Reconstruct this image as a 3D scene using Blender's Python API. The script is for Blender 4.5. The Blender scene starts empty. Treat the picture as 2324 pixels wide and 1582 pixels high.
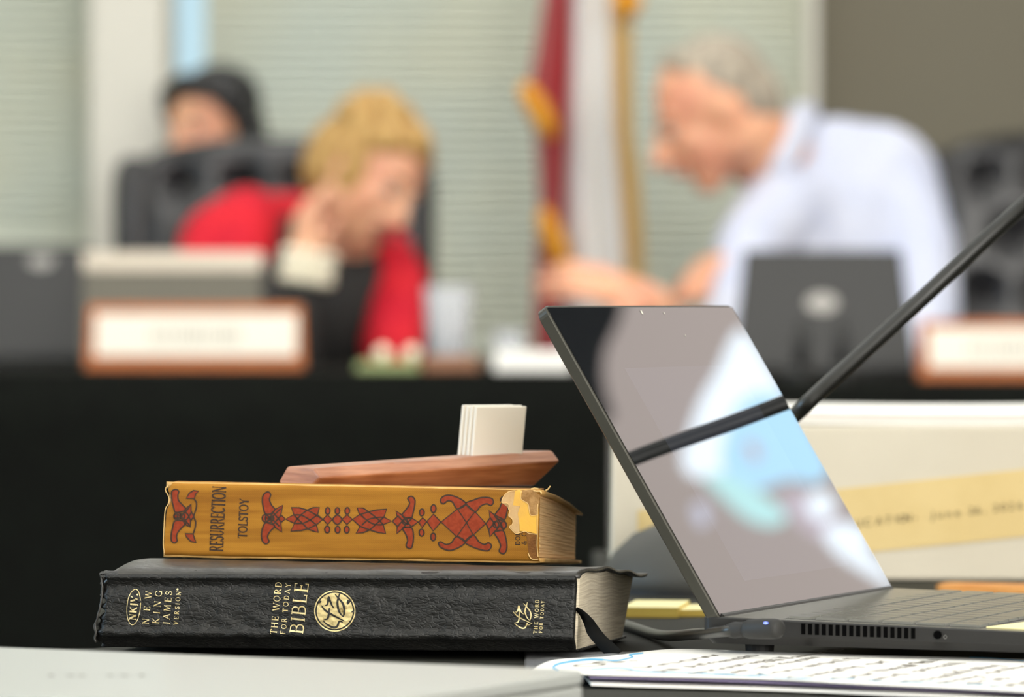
import bpy, bmesh, math, random
from mathutils import Vector, Matrix, noise
random.seed(7)
SC = bpy.context.scene
COL = SC.collection
V = Vector
# ------------------------------------------------------------ camera
F = 11000.0                      # focal length in pixels (2324 x 1582 frame)
CAMH = 0.937
PITCH = math.atan(101 / F)
cam = bpy.data.cameras.new('camera')
cam.sensor_width = 36.0
cam.lens = F * 36.0 / 2324
cam.clip_end = 60
cam.dof.use_dof = True
cam.dof.focus_distance = 2.63
cam.dof.aperture_fstop = 8.4
camo = bpy.data.objects.new('camera', cam)
COL.objects.link(camo)
camo.location = (0, 0, CAMH)
camo.rotation_euler = (math.radians(90) - PITCH, 0, 0)
SC.camera = camo
# ------------------------------------------------------------ world, exposure
SC.view_settings.view_transform = 'Standard'
SC.view_settings.look = 'None'
SC.view_settings.gamma = 1
SC.view_settings.use_curve_mapping = False
SC.view_settings.exposure = -0.13
SC.cycles.max_bounces = 7
SC.cycles.diffuse_bounces = 4
SC.cycles.glossy_bounces = 4
SC.cycles.transmission_bounces = 6
SC.cycles.use_denoising = True
SC.cycles.sample_clamp_indirect = 4
SC.cycles.caustics_reflective = False
SC.cycles.caustics_refractive = False
wd = bpy.data.worlds.new('daylight')
SC.world = wd
wd.use_nodes = True
wd.node_tree.nodes['Background'].inputs[0].default_value = (0.56, 0.80, 0.90, 1)
wd.node_tree.nodes['Background'].inputs[1].default_value = 1.1
CEIL_LIGHT = 11.2                # strength of the ceiling panels
def area(name, loc, rot, sx, sy, power, colr):
    l = bpy.data.lights.new(name, 'AREA'); l.shape = 'RECTANGLE'; l.size = sx; l.size_y = sy
    l.energy = power; l.color = colr
    o = bpy.data.objects.new(name, l); COL.objects.link(o); o.location = loc; o.rotation_euler = rot
    return o
# daylight through the window in the left wall
area('window_daylight', (-4.3, 3.0, 1.75), (0, math.radians(-90), 0), 1.5, 2.2, 115, (0.45, 0.72, 1.0))

area('front_fill_light', (2.0, -2.75, 1.75), (math.radians(90), 0, 0), 1.9, 1.5, 300, (1.0, .97, .93))  # fill light added behind the camera to brighten the page ends

# ------------------------------------------------------------ pixel <-> place helpers
CF = V((0, math.cos(PITCH), -math.sin(PITCH)))
CU = V((0, math.sin(PITCH), math.cos(PITCH)))
CR = V((1, 0, 0))
CO = V((0, 0, CAMH))
def ray(px, py): return CF + CR * ((px - 1162) / F) + CU * ((791 - py) / F)
def P(px, py, d):
    r = ray(px, py); return CO + r * (d / r.y)
def PZ(px, py, z):
    r = ray(px, py); return CO + r * ((z - CAMH) / r.z)
def PPL(px, py, p0, n):
    r = ray(px, py); return CO + r * ((p0 - CO).dot(n) / r.dot(n))
def lin(c):
    c = c / 255.0
    return c / 12.92 if c <= 0.04045 else ((c + 0.055) / 1.055) ** 2.4
def rgb(r, g, b): return (lin(r), lin(g), lin(b), 1)

# ------------------------------------------------------------ mesh builder
ORG = {}
class MB:
    def __init__(s): s.v = []; s.f = []; s.mi = []; s.m = 0; s.q = {}
    def add(s, vs, fs):
        n = len(s.v); s.v += [V(x) for x in vs]
        for f in fs: s.f.append([i + n for i in f]); s.mi.append(s.m)
        return s
    def hexa(s, c):   # 8 corners: bottom 4 ccw, top 4 ccw
        return s.add(c, [(3, 2, 1, 0), (4, 5, 6, 7), (0, 1, 5, 4), (1, 2, 6, 5), (2, 3, 7, 6), (3, 0, 4, 7)])
    def box(s, c, size, rz=0.0, M=None):
        x, y, z = size[0] / 2, size[1] / 2, size[2] / 2
        R = M if M is not None else Matrix.Rotation(rz, 3, 'Z')
        cs = [V(c) + R @ V(p) for p in ((-x, -y, -z), (x, -y, -z), (x, y, -z), (-x, y, -z), (-x, -y, z), (x, -y, z), (x, y, z), (-x, y, z))]
        return s.hexa(cs)
    def grid(s, fn, nu, nv, flip=False):
        vs = [fn(i / nu, j / nv) for j in range(nv + 1) for i in range(nu + 1)]
        fs = []
        for j in range(nv):
            for i in range(nu):
                a = j * (nu + 1) + i
                q = (a, a + 1, a + nu + 2, a + nu + 1)
                fs.append(q[::-1] if flip else q)
        return s.add(vs, fs)
    def block(s, fn_, nu, nv, nw):   # closed warped block from fn(u,v,w)
        order = []
        def fn(u, v, w): order.append((u, v, w)); return fn_(u, v, w)
        start = len(s.v)
        s.grid(lambda a, b: fn(a, b, 0), nu, nv)
        s.grid(lambda a, b: fn(a, b, 1), nu, nv, True)
        s.grid(lambda a, b: fn(a, 0, b), nu, nw, True)
        s.grid(lambda a, b: fn(a, 1, b), nu, nw)
        s.grid(lambda a, b: fn(0, a, b), nv, nw)
        s.grid(lambda a, b: fn(1, a, b), nv, nw, True)
        for i, q in enumerate(order): s.q[start + i] = q
        return s
    def tube(s, pts, rad, n=12, cap=True, flat=None):
        pts = [V(p) for p in pts]; rings = []
        up = V((0, 0, 1))
        for i, p in enumerate(pts):
            t = (pts[min(i + 1, len(pts) - 1)] - pts[max(i - 1, 0)]).normalized()
            a = t.cross(up)
            if a.length < 0.05: a = t.cross(V((0, 1, 0)))
            a.normalize(); b = a.cross(t).normalized()
            r = rad[i] if isinstance(rad, (list, tuple)) else rad
            rings.append([p + a * (math.cos(2 * math.pi * k / n) * r) + b * (math.sin(2 * math.pi * k / n) * r * (flat or 1)) for k in range(n)])
        return s.loft(rings, cap)
    def loft(s, rings, cap=True, closed=True):
        n = len(rings[0]); vs = [v for r in rings for v in r]; fs = []
        for j in range(len(rings) - 1):
            for i in range(n if closed else n - 1):
                k = (i + 1) % n
                fs.append((j * n + i, j * n + k, (j + 1) * n + k, (j + 1) * n + i))
        if cap:
            fs.append(tuple(range(n))[::-1]); fs.append(tuple(range((len(rings) - 1) * n, len(rings) * n)))
        return s.add(vs, fs)
    def lathe(s, c, prof, n=32, axis=V((0, 0, 1))):
        q = V((0, 0, 1)).rotation_difference(axis.normalized()).to_matrix()
        rings = [[V(c) + q @ V((r * math.cos(2 * math.pi * k / n), r * math.sin(2 * math.pi * k / n), z)) for k in range(n)] for r, z in prof]
        return s.loft(rings, True)
    def ell(s, c, r, M=None, nu=20, nv=12):
        c = V(c)
        if not isinstance(r, (tuple, list)): r = (r, r, r)
        M = M or Matrix.Identity(3)
        rings = []
        for j in range(nv + 1):
            th = math.pi * (j + (0.02 if j == 0 else (-0.02 if j == nv else 0))) / nv
            rings.append([c + M @ V((r[0] * math.sin(th) * math.cos(2 * math.pi * k / nu), r[1] * math.sin(th) * math.sin(2 * math.pi * k / nu), -r[2] * math.cos(th))) for k in range(nu)])
        return s.loft(rings, True)
    def cap(s, p0, r0, p1, r1, n=16):
        s.ell(p0, r0, nu=n, nv=10); s.ell(p1, r1, nu=n, nv=10)
        p0 = V(p0); p1 = V(p1); L = (p1 - p0).length
        if L > 1e-5: s.tube([p0, p1], [r0, r1], n)
        return s
    def chain(s, pts):     # [(point, radius), ...]
        for (a, ra), (b, rb) in zip(pts, pts[1:]): s.cap(a, ra, b, rb)
        return s
    def poly(s, pts2, fn, maxlen=None, off=0.0):
        """fill a 2-D polygon, map every vertex by fn(x, y, off)"""
        bm = bmesh.new()
        vs = [bm.verts.new((p[0], p[1], 0)) for p in pts2]
        try: bm.faces.new(vs)
        except ValueError: bm.free(); return s
        bmesh.ops.triangulate(bm, faces=bm.faces[:])
        if maxlen:
            for _ in range(5):
                es = [e for e in bm.edges if e.calc_length() > maxlen]
                if not es: break
                bmesh.ops.subdivide_edges(bm, edges=es, cuts=1)
                bmesh.ops.triangulate(bm, faces=bm.faces[:])
        bm.verts.index_update()
        vv = [fn(v.co.x, v.co.y, off) for v in bm.verts]
        ff = [[v.index for v in f.verts] for f in bm.faces]
        bm.free()
        return s.add(vv, ff)
    def stroke(s, pts2, w, fn, off=0.0, taper=False, closed=False, smooth=True, caps=True):
        p = spline2(pts2, closed) if smooth and len(pts2) > 2 else [V((a[0], a[1])) for a in pts2]
        n = len(p); L = []; R = []
        for i in range(n):
            if closed: a, b = p[(i - 1) % n], p[(i + 1) % n]
            else: a, b = p[max(i - 1, 0)], p[min(i + 1, n - 1)]
            t = b - a
            if t.length < 1e-9: t = V((1, 0))
            t.normalize(); nn = V((-t.y, t.x))
            k = 1.0
            if taper:
                x = i / (n - 1); k = 0.25 + 0.75 * math.sin(math.pi * min(1, max(0, x))) ** 0.7
            L.append(p[i] + nn * w * k / 2); R.append(p[i] - nn * w * k / 2)
        vs = [fn(q.x, q.y, off) for q in L] + [fn(q.x, q.y, off) for q in R]
        fs = [(i, n + i, n + (i + 1) % n, (i + 1) % n) for i in range(n if closed else n - 1)]
        return s.add(vs, fs)
    def build(s, name, mat, parent=None, smooth=False, bevel=0, seg=2, origin=None, remesh=0, smit=3, sub=0, solid=0, label=None, fixn=True):
        me = bpy.data.meshes.new(name)
        if parent is not None: org = ORG[parent.name]
        elif origin is not None: org = V(origin)
        else:
            lo = V([min(v[i] for v in s.v) for i in range(3)]); hi = V([max(v[i] for v in s.v) for i in range(3)])
            org = (lo + hi) / 2; org.z = lo.z
        me.from_pydata([tuple(v - org) for v in s.v], [], s.f)
        if s.q:
            at = me.attributes.new('leaf', 'FLOAT_VECTOR', 'POINT')
            for i, q in s.q.items(): at.data[i].vector = q
        mats = mat if isinstance(mat, (list, tuple)) else [mat]
        for m in mats: me.materials.append(m)
        if len(mats) > 1:
            for p_, i in zip(me.polygons, s.mi): p_.material_index = i
        if fixn:
            bm = bmesh.new(); bm.from_mesh(me)
            if remesh == 0: bmesh.ops.remove_doubles(bm, verts=bm.verts, dist=1e-6)
            bmesh.ops.recalc_face_normals(bm, faces=bm.faces)
            bm.to_mesh(me); bm.free()
        if smooth or remesh:
            for p_ in me.polygons: p_.use_smooth = True
        o = bpy.data.objects.new(name, me); COL.objects.link(o)
        if parent is not None: o.parent = parent
        else: o.location = org
        ORG[o.name] = org
        if solid:
            m = o.modifiers.new('solid', 'SOLIDIFY'); m.thickness = solid; m.offset = -1
        if remesh:
            m = o.modifiers.new('remesh', 'REMESH'); m.mode = 'VOXEL'; m.voxel_size = remesh; m.use_smooth_shade = True
            if smit:
                m = o.modifiers.new('smooth', 'SMOOTH'); m.iterations = smit; m.factor = 0.6
        if sub:
            m = o.modifiers.new('sub', 'SUBSURF'); m.levels = sub; m.render_levels = sub
        if bevel:
            m = o.modifiers.new('bevel', 'BEVEL'); m.width = bevel; m.segments = seg; m.limit_method = 'ANGLE'; m.angle_limit = math.radians(35)
            for p_ in me.polygons: p_.use_smooth = False
        if label: o['label'] = label
        return o
def spline2(pts, closed=False, k=6):
    p = [V((a[0], a[1])) for a in pts]; n = len(p); out = []
    for i in range(n if closed else n - 1):
        if closed: a, b, c, d = p[(i - 1) % n], p[i], p[(i + 1) % n], p[(i + 2) % n]
        else: a, b, c, d = p[max(i - 1, 0)], p[i], p[i + 1], p[min(i + 2, n - 1)]
        for j in range(k):
            t = j / k
            out.append(0.5 * ((2 * b) + (c - a) * t + (2 * a - 5 * b + 4 * c - d) * t * t + (3 * b - 3 * c + d - a) * t ** 3))
    if not closed: out.append(p[-1])
    return out
def spline3(pts, k=8):
    p = [V(a) for a in pts]; n = len(p); out = []
    for i in range(n - 1):
        a, b, c, d = p[max(i - 1, 0)], p[i], p[i + 1], p[min(i + 2, n - 1)]
        for j in range(k):
            t = j / k
            out.append(0.5 * ((2 * b) + (c - a) * t + (2 * a - 5 * b + 4 * c - d) * t * t + (3 * b - 3 * c + d - a) * t ** 3))
    out.append(p[-1]); return out
def thing(name, label, cat, loc, group=None):
    o = bpy.data.objects.new(name, None); COL.objects.link(o); o.location = loc; o.empty_display_size = 0.05
    ORG[o.name] = V(loc); o['label'] = label; o['category'] = cat
    if group: o['group'] = group
    return o
def tag(o, label, cat, group=None):
    o['label'] = label; o['category'] = cat
    if group: o['group'] = group
    return o
def struct(o): o['kind'] = 'structure'; return o
def interp(tab, x):
    if x <= tab[0][0]: return tab[0][1]
    for (a, va), (b, vb) in zip(tab, tab[1:]):
        if x <= b: return va + (vb - va) * (x - a) / (b - a)
    return tab[-1][1]
def nz(x, y, z, s=1.0): return noise.noise(V((x * s, y * s, z * s)))

# ------------------------------------------------------------ materials
def mat(name, col, rough=0.5, metal=0.0, var=None, bump=None, spec=0.5, stripes=None, weave=None, trans=0, ior=None, emis=None, scl=(1, 1, 1), coat=0, sheen=0, sss=0, leather=None):
    m = bpy.data.materials.new(name); m.use_nodes = True
    nt = m.node_tree; N = nt.nodes; L = nt.links; b = N['Principled BSDF']
    b.inputs['Base Color'].default_value = col; b.inputs['Roughness'].default_value = rough
    b.inputs['Metallic'].default_value = metal; b.inputs['Specular IOR Level'].default_value = spec
    if trans: b.inputs['Transmission Weight'].default_value = trans
    if ior: b.inputs['IOR'].default_value = ior
    if coat: b.inputs['Coat Weight'].default_value = coat; b.inputs['Coat Roughness'].default_value = 0.15
    if sheen: b.inputs['Sheen Weight'].default_value = sheen
    if sss: b.inputs['Subsurface Weight'].default_value = sss; b.inputs['Subsurface Scale'].default_value = 0.01
    if emis: b.inputs['Emission Color'].default_value = emis[0]; b.inputs['Emission Strength'].default_value = emis[1]
    tc = None
    def coords(sc):
        nonlocal tc
        if tc is None: tc = N.new('ShaderNodeTexCoord')
        mp = N.new('ShaderNodeMapping'); mp.inputs['Scale'].default_value = sc
        L.new(tc.outputs['Object'], mp.inputs[0]); return mp.outputs[0]
    cur = None
    if var:   # (scale, colour2, lo, hi)
        t = N.new('ShaderNodeTexNoise'); t.inputs['Scale'].default_value = var[0]; t.inputs['Detail'].default_value = 5
        L.new(coords(scl), t.inputs['Vector'])
        r = N.new('ShaderNodeValToRGB'); r.color_ramp.elements[0].position = var[2]; r.color_ramp.elements[1].position = var[3]
        r.color_ramp.elements[0].color = col; r.color_ramp.elements[1].color = var[1]
        L.new(t.outputs['Fac'], r.inputs[0]); cur = r.outputs[0]
    if stripes:  # (scale vec, colour, strength)
        t = N.new('ShaderNodeTexNoise'); t.inputs['Scale'].default_value = 1.0; t.inputs['Detail'].default_value = 3
        if len(stripes) > 3:     # follow the leaves of the book
            an = N.new('ShaderNodeAttribute'); an.attribute_name = 'leaf'
            mp = N.new('ShaderNodeMapping'); mp.inputs['Scale'].default_value = stripes[0]
            L.new(an.outputs['Vector'], mp.inputs[0]); L.new(mp.outputs[0], t.inputs['Vector'])
        else: L.new(coords(stripes[0]), t.inputs['Vector'])
        r = N.new('ShaderNodeValToRGB'); r.color_ramp.elements[0].position = 0.40; r.color_ramp.elements[1].position = 0.56
        r.color_ramp.elements[0].color = stripes[1]; r.color_ramp.elements[1].color = (1, 1, 1, 1)
        L.new(t.outputs['Fac'], r.inputs[0])
        mx = N.new('ShaderNodeMix'); mx.data_type = 'RGBA'; mx.blend_type = 'MULTIPLY'; mx.inputs[0].default_value = stripes[2]
        if cur: L.new(cur, mx.inputs[6])
        else: mx.inputs[6].default_value = col
        L.new(r.outputs[0], mx.inputs[7]); cur = mx.outputs[2]
    if weave:    # (scale, strength) fine diagonal twill
        t = N.new('ShaderNodeTexWave'); t.wave_type = 'BANDS'; t.bands_direction = 'DIAGONAL'; t.inputs['Scale'].default_value = weave[0]
        t.inputs['Distortion'].default_value = 1.5; t.inputs['Detail'].default_value = 2; t.inputs['Detail Scale'].default_value = 3
        L.new(coords((1, 0.1, 1)), t.inputs['Vector'])
        mx = N.new('ShaderNodeMix'); mx.data_type = 'RGBA'; mx.blend_type = 'MULTIPLY'; mx.inputs[0].default_value = weave[1]
        if cur: L.new(cur, mx.inputs[6])
        else: mx.inputs[6].default_value = col
        L.new(t.outputs['Color'], mx.inputs[7]); cur = mx.outputs[2]
    if cur: L.new(cur, b.inputs['Base Color'])
    hprev = None
    if bump:     # (scale, strength, distance)
        t = N.new('ShaderNodeTexNoise'); t.inputs['Scale'].default_value = bump[0]; t.inputs['Detail'].default_value = 4
        L.new(coords(scl), t.inputs['Vector'])
        bp = N.new('ShaderNodeBump'); bp.inputs['Strength'].default_value = bump[1]; bp.inputs['Distance'].default_value = bump[2]
        L.new(t.outputs['Fac'], bp.inputs['Height']); hprev = bp.outputs[0]
        L.new(hprev, b.inputs['Normal'])
    if leather:  # (scale, strength, distance)
        wn = N.new('ShaderNodeTexNoise'); wn.inputs['Scale'].default_value = leather[0] * 0.6
        L.new(coords((1, 1, 1)), wn.inputs['Vector'])
        add = N.new('ShaderNodeMix'); add.data_type = 'RGBA'; add.blend_type = 'ADD'; add.inputs[0].default_value = 0.006
        L.new(coords((0.6, 1, 1.5)), add.inputs[6]); L.new(wn.outputs['Color'], add.inputs[7])
        t = N.new('ShaderNodeTexVoronoi'); t.feature = 'DISTANCE_TO_EDGE'; t.inputs['Scale'].default_value = leather[0]
        L.new(add.outputs[2], t.inputs['Vector'])
        r = N.new('ShaderNodeValToRGB'); r.color_ramp.elements[0].position = 0.0; r.color_ramp.elements[1].position = 0.18
        L.new(t.outputs['Distance'], r.inputs[0])
        bp = N.new('ShaderNodeBump'); bp.inputs['Strength'].default_value = leather[1]; bp.inputs['Distance'].default_value = leather[2]
        L.new(r.outputs[0], bp.inputs['Height'])
        if hprev: L.new(hprev, bp.inputs['Normal'])
        L.new(bp.outputs[0], b.inputs['Normal'])
    return m
M = {}
M['drape'] = mat('black_drape', rgb(18, 20, 17), 0.95, spec=.08, var=(40, rgb(16, 17, 15), .4, .6), bump=(300, .2, .001), sheen=.0)
M['table'] = mat('black_table_cloth', rgb(44, 44, 39), 0.75, var=(25, rgb(48, 48, 43), .35, .65), bump=(900, .15, .0006), spec=.12)
M['blackcloth'] = mat('black_fabric', rgb(26, 25, 22), 0.8, bump=(700, .5, .001), sheen=.2)
M['wallgreen'] = mat('wall_paint_sage', rgb(190, 194, 182), 0.8, bump=(60, .05, .002))
M['wallwhite'] = mat('wall_paint_white', rgb(222, 220, 210), 0.8, bump=(60, .05, .002))
M['taupe'] = mat('wall_paint_taupe', rgb(112, 107, 92), 0.8, bump=(60, .05, .002))
M['blind'] = mat('blind_sage', rgb(212, 215, 198), 0.6, var=(2.2, rgb(206, 214, 204), .4, .6))
M['ceil'] = mat('ceiling_tile', rgb(225, 225, 218), 0.9, bump=(80, .2, .004))
M['carpet'] = mat('carpet', rgb(150, 146, 138), 0.95, var=(30, rgb(132, 130, 124), .4, .6), bump=(200, .6, .004))
M['panel'] = mat('ceiling_diffuser', (0, 0, 0, 1), 0.6, emis=((1.0, 0.98, 0.94, 1), CEIL_LIGHT))
M['whitemetal'] = mat('white_metal', rgb(225, 225, 220), 0.4)
M['glass'] = mat('glass', (1, 1, 1, 1), 0.02, trans=1, ior=1.45)
M['yellowcloth'] = mat('mustard_book_cloth', rgb(176, 122, 38), 0.75, spec=.25, var=(9, rgb(154, 102, 26), .38, .62), scl=(1, 1, 7), weave=(620, .22), bump=(900, .25, .0004), stripes=((12, 12, 260), (.72, .66, .55, 1), .55))
M['redink'] = mat('red_ink', rgb(146, 60, 34), 0.75, spec=.2, var=(500, rgb(134, 52, 28), .4, .6))
M['darkink'] = mat('dark_ink', rgb(56, 44, 36), 0.7, spec=.2, var=(600, rgb(70, 52, 40), .4, .62))
M['oldpage'] = mat('aged_pages', rgb(250, 204, 142), 0.8, stripes=((1, 30, 1.2), (.62, .48, .34, 1), .42, 1), bump=(60, .3, .001), scl=(1, 1, 12))
M['boardcloth'] = mat('board_cloth', rgb(226, 180, 108), 0.7, var=(60, rgb(204, 154, 82), .35, .65), bump=(700, .4, .0006))
M['tornpaper'] = mat('torn_paper', rgb(206, 168, 116), 0.8, var=(90, rgb(190, 148, 92), .4, .6), bump=(300, .4, .0008))
M['freshyellow'] = mat('unfaded_yellow', rgb(240, 184, 64), 0.7, var=(50, rgb(222, 170, 74), .4, .65), bump=(500, .3, .0005))
M['mull'] = mat('brown_backing_gauze', rgb(152, 110, 58), 0.85, var=(200, rgb(180, 138, 84), .4, .6), bump=(900, .7, .001))
M['mulldark'] = mat('dark_gauze', rgb(112, 68, 20), 0.85, var=(160, rgb(140, 92, 34), .4, .65), bump=(900, .7, .001))
M['tornedge'] = mat('torn_edge', rgb(232, 192, 124), 0.8, bump=(600, .4, .0005))
M['leather'] = mat('black_leather', rgb(17, 17, 15), 0.55, var=(35, rgb(27, 26, 23), .45, .75), bump=(160, .35, .0012), spec=.5, leather=(330, .34, .0007))
M['leathertop'] = mat('worn_black_leather', rgb(46, 44, 40), 0.4, var=(45, rgb(66, 63, 57), .4, .75), bump=(250, .5, .0008), spec=.6)
M['gold'] = mat('gold_foil', rgb(240, 222, 170), 0.36, metal=.35, var=(420, rgb(214, 192, 132), .45, .62), bump=(800, .3, .0003))
M['golddisc'] = mat('gold_foil_disc', rgb(226, 206, 148), 0.34, metal=.35, var=(260, rgb(120, 100, 55), .55, .72), bump=(500, .5, .0004))
M['foilgap'] = mat('bare_leather', rgb(32, 31, 28), 0.55)
M['biblepage'] = mat('bible_pages', rgb(250, 236, 208), 0.75, stripes=((1, 42, 3.0), (.60, .54, .46, 1), .5, 1), bump=(70, .35, .001), scl=(1, 1, 10))
M['ribbon'] = mat('black_satin_ribbon', rgb(14, 14, 13), 0.8, spec=.1)
M['walnut'] = mat('reddish_wood', rgb(188, 134, 102), 0.42, var=(9, rgb(152, 96, 66), .35, .65), scl=(3, 3, 40), bump=(200, .2, .0005), stripes=((20, 20, 320), (.7, .58, .5, 1), .45))
M['card'] = mat('white_card', rgb(236, 229, 214), 0.6, bump=(300, .05, .0003))
M['silver'] = mat('silver_aluminium', rgb(186, 188, 184), 0.32, metal=.25, bump=(900, .04, .0002))
M['silverdark'] = mat('silver_shadow_gap', rgb(110, 108, 100), 0.45, metal=.5)
M['smudge'] = mat('etched_mark', rgb(120, 120, 112), 0.4, metal=.5)
M['lapgrey'] = mat('graphite_shell', rgb(116, 114, 105), 0.22, metal=.25)
M['lidshell'] = mat('olive_graphite_lid', rgb(58, 56, 48), 0.4, metal=.2)
M['lapside'] = mat('graphite_side', rgb(38, 37, 36), 0.45, metal=.3, bump=(1500, .1, .0002))
M['key'] = mat('keycap', rgb(94, 93, 86), 0.22, spec=.7)
M['blackplastic'] = mat('black_plastic', rgb(22, 22, 21), 0.45)
M['rubber'] = mat('black_rubber', rgb(28, 27, 25), 0.62)
M['screenglass'] = mat('glossy_screen_glass', (0.004, 0.005, 0.006, 1), 0.012, ior=2.15, spec=.5)
M['display'] = mat('display_window', (0.004, 0.005, 0.006, 1), 0.012, ior=2.15, emis=(rgb(150, 160, 190), .05))
M['speck'] = mat('pale_speck', rgb(225, 220, 205), 0.5)
M['hole'] = mat('dark_opening', rgb(8, 8, 8), 0.95, spec=.0)
M['brow'] = mat('eyebrow_hair', rgb(128, 100, 72), 0.8)
M['led'] = mat('blue_led', (0, 0, 0, 1), 0.5, emis=((0.2, 0.28, 1, 1), 3.0))
M['cable'] = mat('cable_rubber', rgb(38, 37, 33), 0.34)
M['micgrey'] = mat('mic_base_grey', rgb(62, 61, 56), 0.6, metal=.0, bump=(900, .1, .0003))
M['micblack'] = mat('gooseneck_black', rgb(24, 24, 21), 0.36, spec=.6)
M['boxcream'] = mat('cream_box', rgb(208, 200, 182), 0.7, var=(4, rgb(200, 191, 172), .4, .6))
M['paperwhite'] = mat('white_paper', rgb(250, 247, 240), 0.7, bump=(120, .05, .0004))
M['paperpink'] = mat('warm_white_paper', rgb(240, 228, 220), 0.7)
M['purple'] = mat('purple_gap_shade', rgb(150, 138, 178), 0.7)
M['manila'] = mat('manila_strip', rgb(212, 188, 132), 0.7, var=(20, rgb(206, 181, 124), .4, .6))
M['typeink'] = mat('typed_ink', rgb(70, 58, 34), 0.7)
M['markerblue'] = mat('blue_marker', rgb(96, 178, 220), 0.6)
M['pen'] = mat('grey_pen', rgb(128, 121, 110), 0.6)
M['sticky'] = mat('sticky_note_yellow', rgb(246, 234, 172), 0.7)
M['stickyedge'] = mat('sticky_pad_edge', rgb(222, 192, 92), 0.7, stripes=((10, 10, 1500), (.8, .74, .6, 1), .5))
M['oakstick'] = mat('honey_wood', rgb(222, 160, 92), 0.45, var=(12, rgb(200, 132, 66), .4, .6), scl=(2, 2, 30))
M['frameoak'] = mat('nameplate_wood', rgb(184, 100, 24), 0.45, var=(10, rgb(162, 82, 14), .4, .6), scl=(2, 2, 30))
M['platewhite'] = mat('nameplate_insert', rgb(228, 222, 208), 0.35)
M['plateink'] = mat('nameplate_engraving', rgb(165, 160, 148), 0.6)
M['chairleather'] = mat('chair_leather', rgb(30, 30, 33), 0.30, spec=.6, bump=(120, .4, .002))
M['chairbutton'] = mat('chair_button', rgb(22, 22, 24), 0.4)
M['chrome'] = mat('chrome', rgb(180, 180, 182), 0.2, metal=1)
M['skin'] = mat('skin', rgb(232, 178, 142), 0.5, var=(14, rgb(226, 160, 130), .4, .65), sss=.1)
M['skin2'] = mat('skin_tan', rgb(230, 172, 136), 0.5, var=(14, rgb(222, 152, 122), .4, .65), sss=.1)
M['lip'] = mat('lips', rgb(190, 96, 88), 0.45)
M['eyew'] = mat('eye_white', rgb(176, 160, 150), 0.6)
M['iris'] = mat('iris', rgb(60, 48, 40), 0.6)
M['blonde'] = mat('blonde_hair', rgb(204, 166, 100), 0.5, var=(22, rgb(164, 122, 62), .38, .62), scl=(3, 3, .6), bump=(60, .8, .006))
M['greyhair'] = mat('grey_hair', rgb(178, 166, 148), 0.55, var=(30, rgb(142, 132, 118), .4, .62), scl=(2, 2, .7), bump=(90, .8, .004))
M['darkhair'] = mat('black_hair', rgb(30, 30, 32), 0.4, bump=(70, .8, .005))
M['redknit'] = mat('red_knit', rgb(218, 40, 52), 0.8, spec=.2, var=(12, rgb(200, 30, 50), .4, .6), bump=(260, .5, .002))
M['blacktop'] = mat('black_knit', rgb(30, 30, 29), 0.75, bump=(260, .4, .002))
M['shirt'] = mat('pale_blue_shirt', rgb(206, 210, 226), 0.7, var=(5, rgb(192, 198, 220), .42, .6), bump=(14, .5, .01))
M['navy'] = mat('navy_trousers', rgb(38, 42, 54), 0.8)
M['pearl'] = mat('pale_gold_beads', rgb(250, 242, 218), 0.22, metal=.05, coat=.5)
M['flagred'] = mat('flag_red', rgb(164, 30, 40), 0.6, sheen=.2, bump=(12, .3, .01))
M['flagwhite'] = mat('flag_white', rgb(238, 239, 240), 0.6, sheen=.2, bump=(12, .3, .01))
M['fringe'] = mat('gold_fringe', rgb(222, 188, 116), 0.5, stripes=((200, 200, 3), (.7, .6, .4, 1), .5))
M['tassel'] = mat('gold_tassel', rgb(238, 166, 20), 0.5, var=(60, rgb(214, 140, 10), .4, .6))
M['brass'] = mat('brass_pole', rgb(200, 160, 80), 0.3, metal=.9)
M['lidgrey'] = mat('grey_laptop_lid', rgb(92, 88, 76), 0.45, metal=.2)
M['lidband'] = mat('pale_lid_band', rgb(186, 176, 160), 0.35, metal=.3)
M['liddark'] = mat('charcoal_lid', rgb(24, 25, 25), 0.42)
M['emblem'] = mat('grey_emblem', rgb(140, 138, 134), 0.3, metal=.4)
M['green'] = mat('green_cover', rgb(146, 158, 104), 0.6)
M['brownblock'] = mat('brown_wood_block', rgb(150, 98, 62), 0.45, var=(10, rgb(120, 76, 44), .4, .6), scl=(2, 2, 20))
M['tumbler'] = mat('tumbler_glass', rgb(226, 228, 234), 0.12)
M['tumbler'].node_tree.nodes['Principled BSDF'].inputs['Alpha'].default_value = .32
M['waterfill'] = mat('water_fill', rgb(214, 212, 214), 0.1)
M['waterfill'].node_tree.nodes['Principled BSDF'].inputs['Alpha'].default_value = .22
M['water'] = mat('water', (0.95, 0.97, 1, 1), 0.0, trans=1, ior=1.33)
M['reflspot'] = mat('reflected_pale_spot', (0.02, 0.02, 0.02, 1), 0.8, emis=(rgb(205, 208, 226), 4.2))  # glow colours of the panel added for the laptop reflections
M['glow_field'] = mat('reflected_field', (0.02, 0.02, 0.02, 1), 0.8, emis=(rgb(196, 183, 177), 2.9))
M['refldark'] = mat('reflected_dark', (0.006, 0.006, 0.008, 1), 0.7, emis=(rgb(40, 50, 60), .25))
M['reflwhite'] = mat('reflected_white', (0.02, 0.02, 0.02, 1), 0.8, emis=(rgb(232, 243, 252), 4.9))
M['reflblue'] = mat('reflected_sky_blue', (0.02, 0.02, 0.02, 1), 0.8, emis=(rgb(178, 222, 248), 4.4))
M['reflaqua'] = mat('reflected_aqua', (0.02, 0.02, 0.02, 1), 0.8, emis=(rgb(190, 236, 236), 4.2))
M['reflpink'] = mat('reflected_pink', (0.02, 0.02, 0.02, 1), 0.8, emis=(rgb(208, 196, 206), 3.6))

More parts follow.
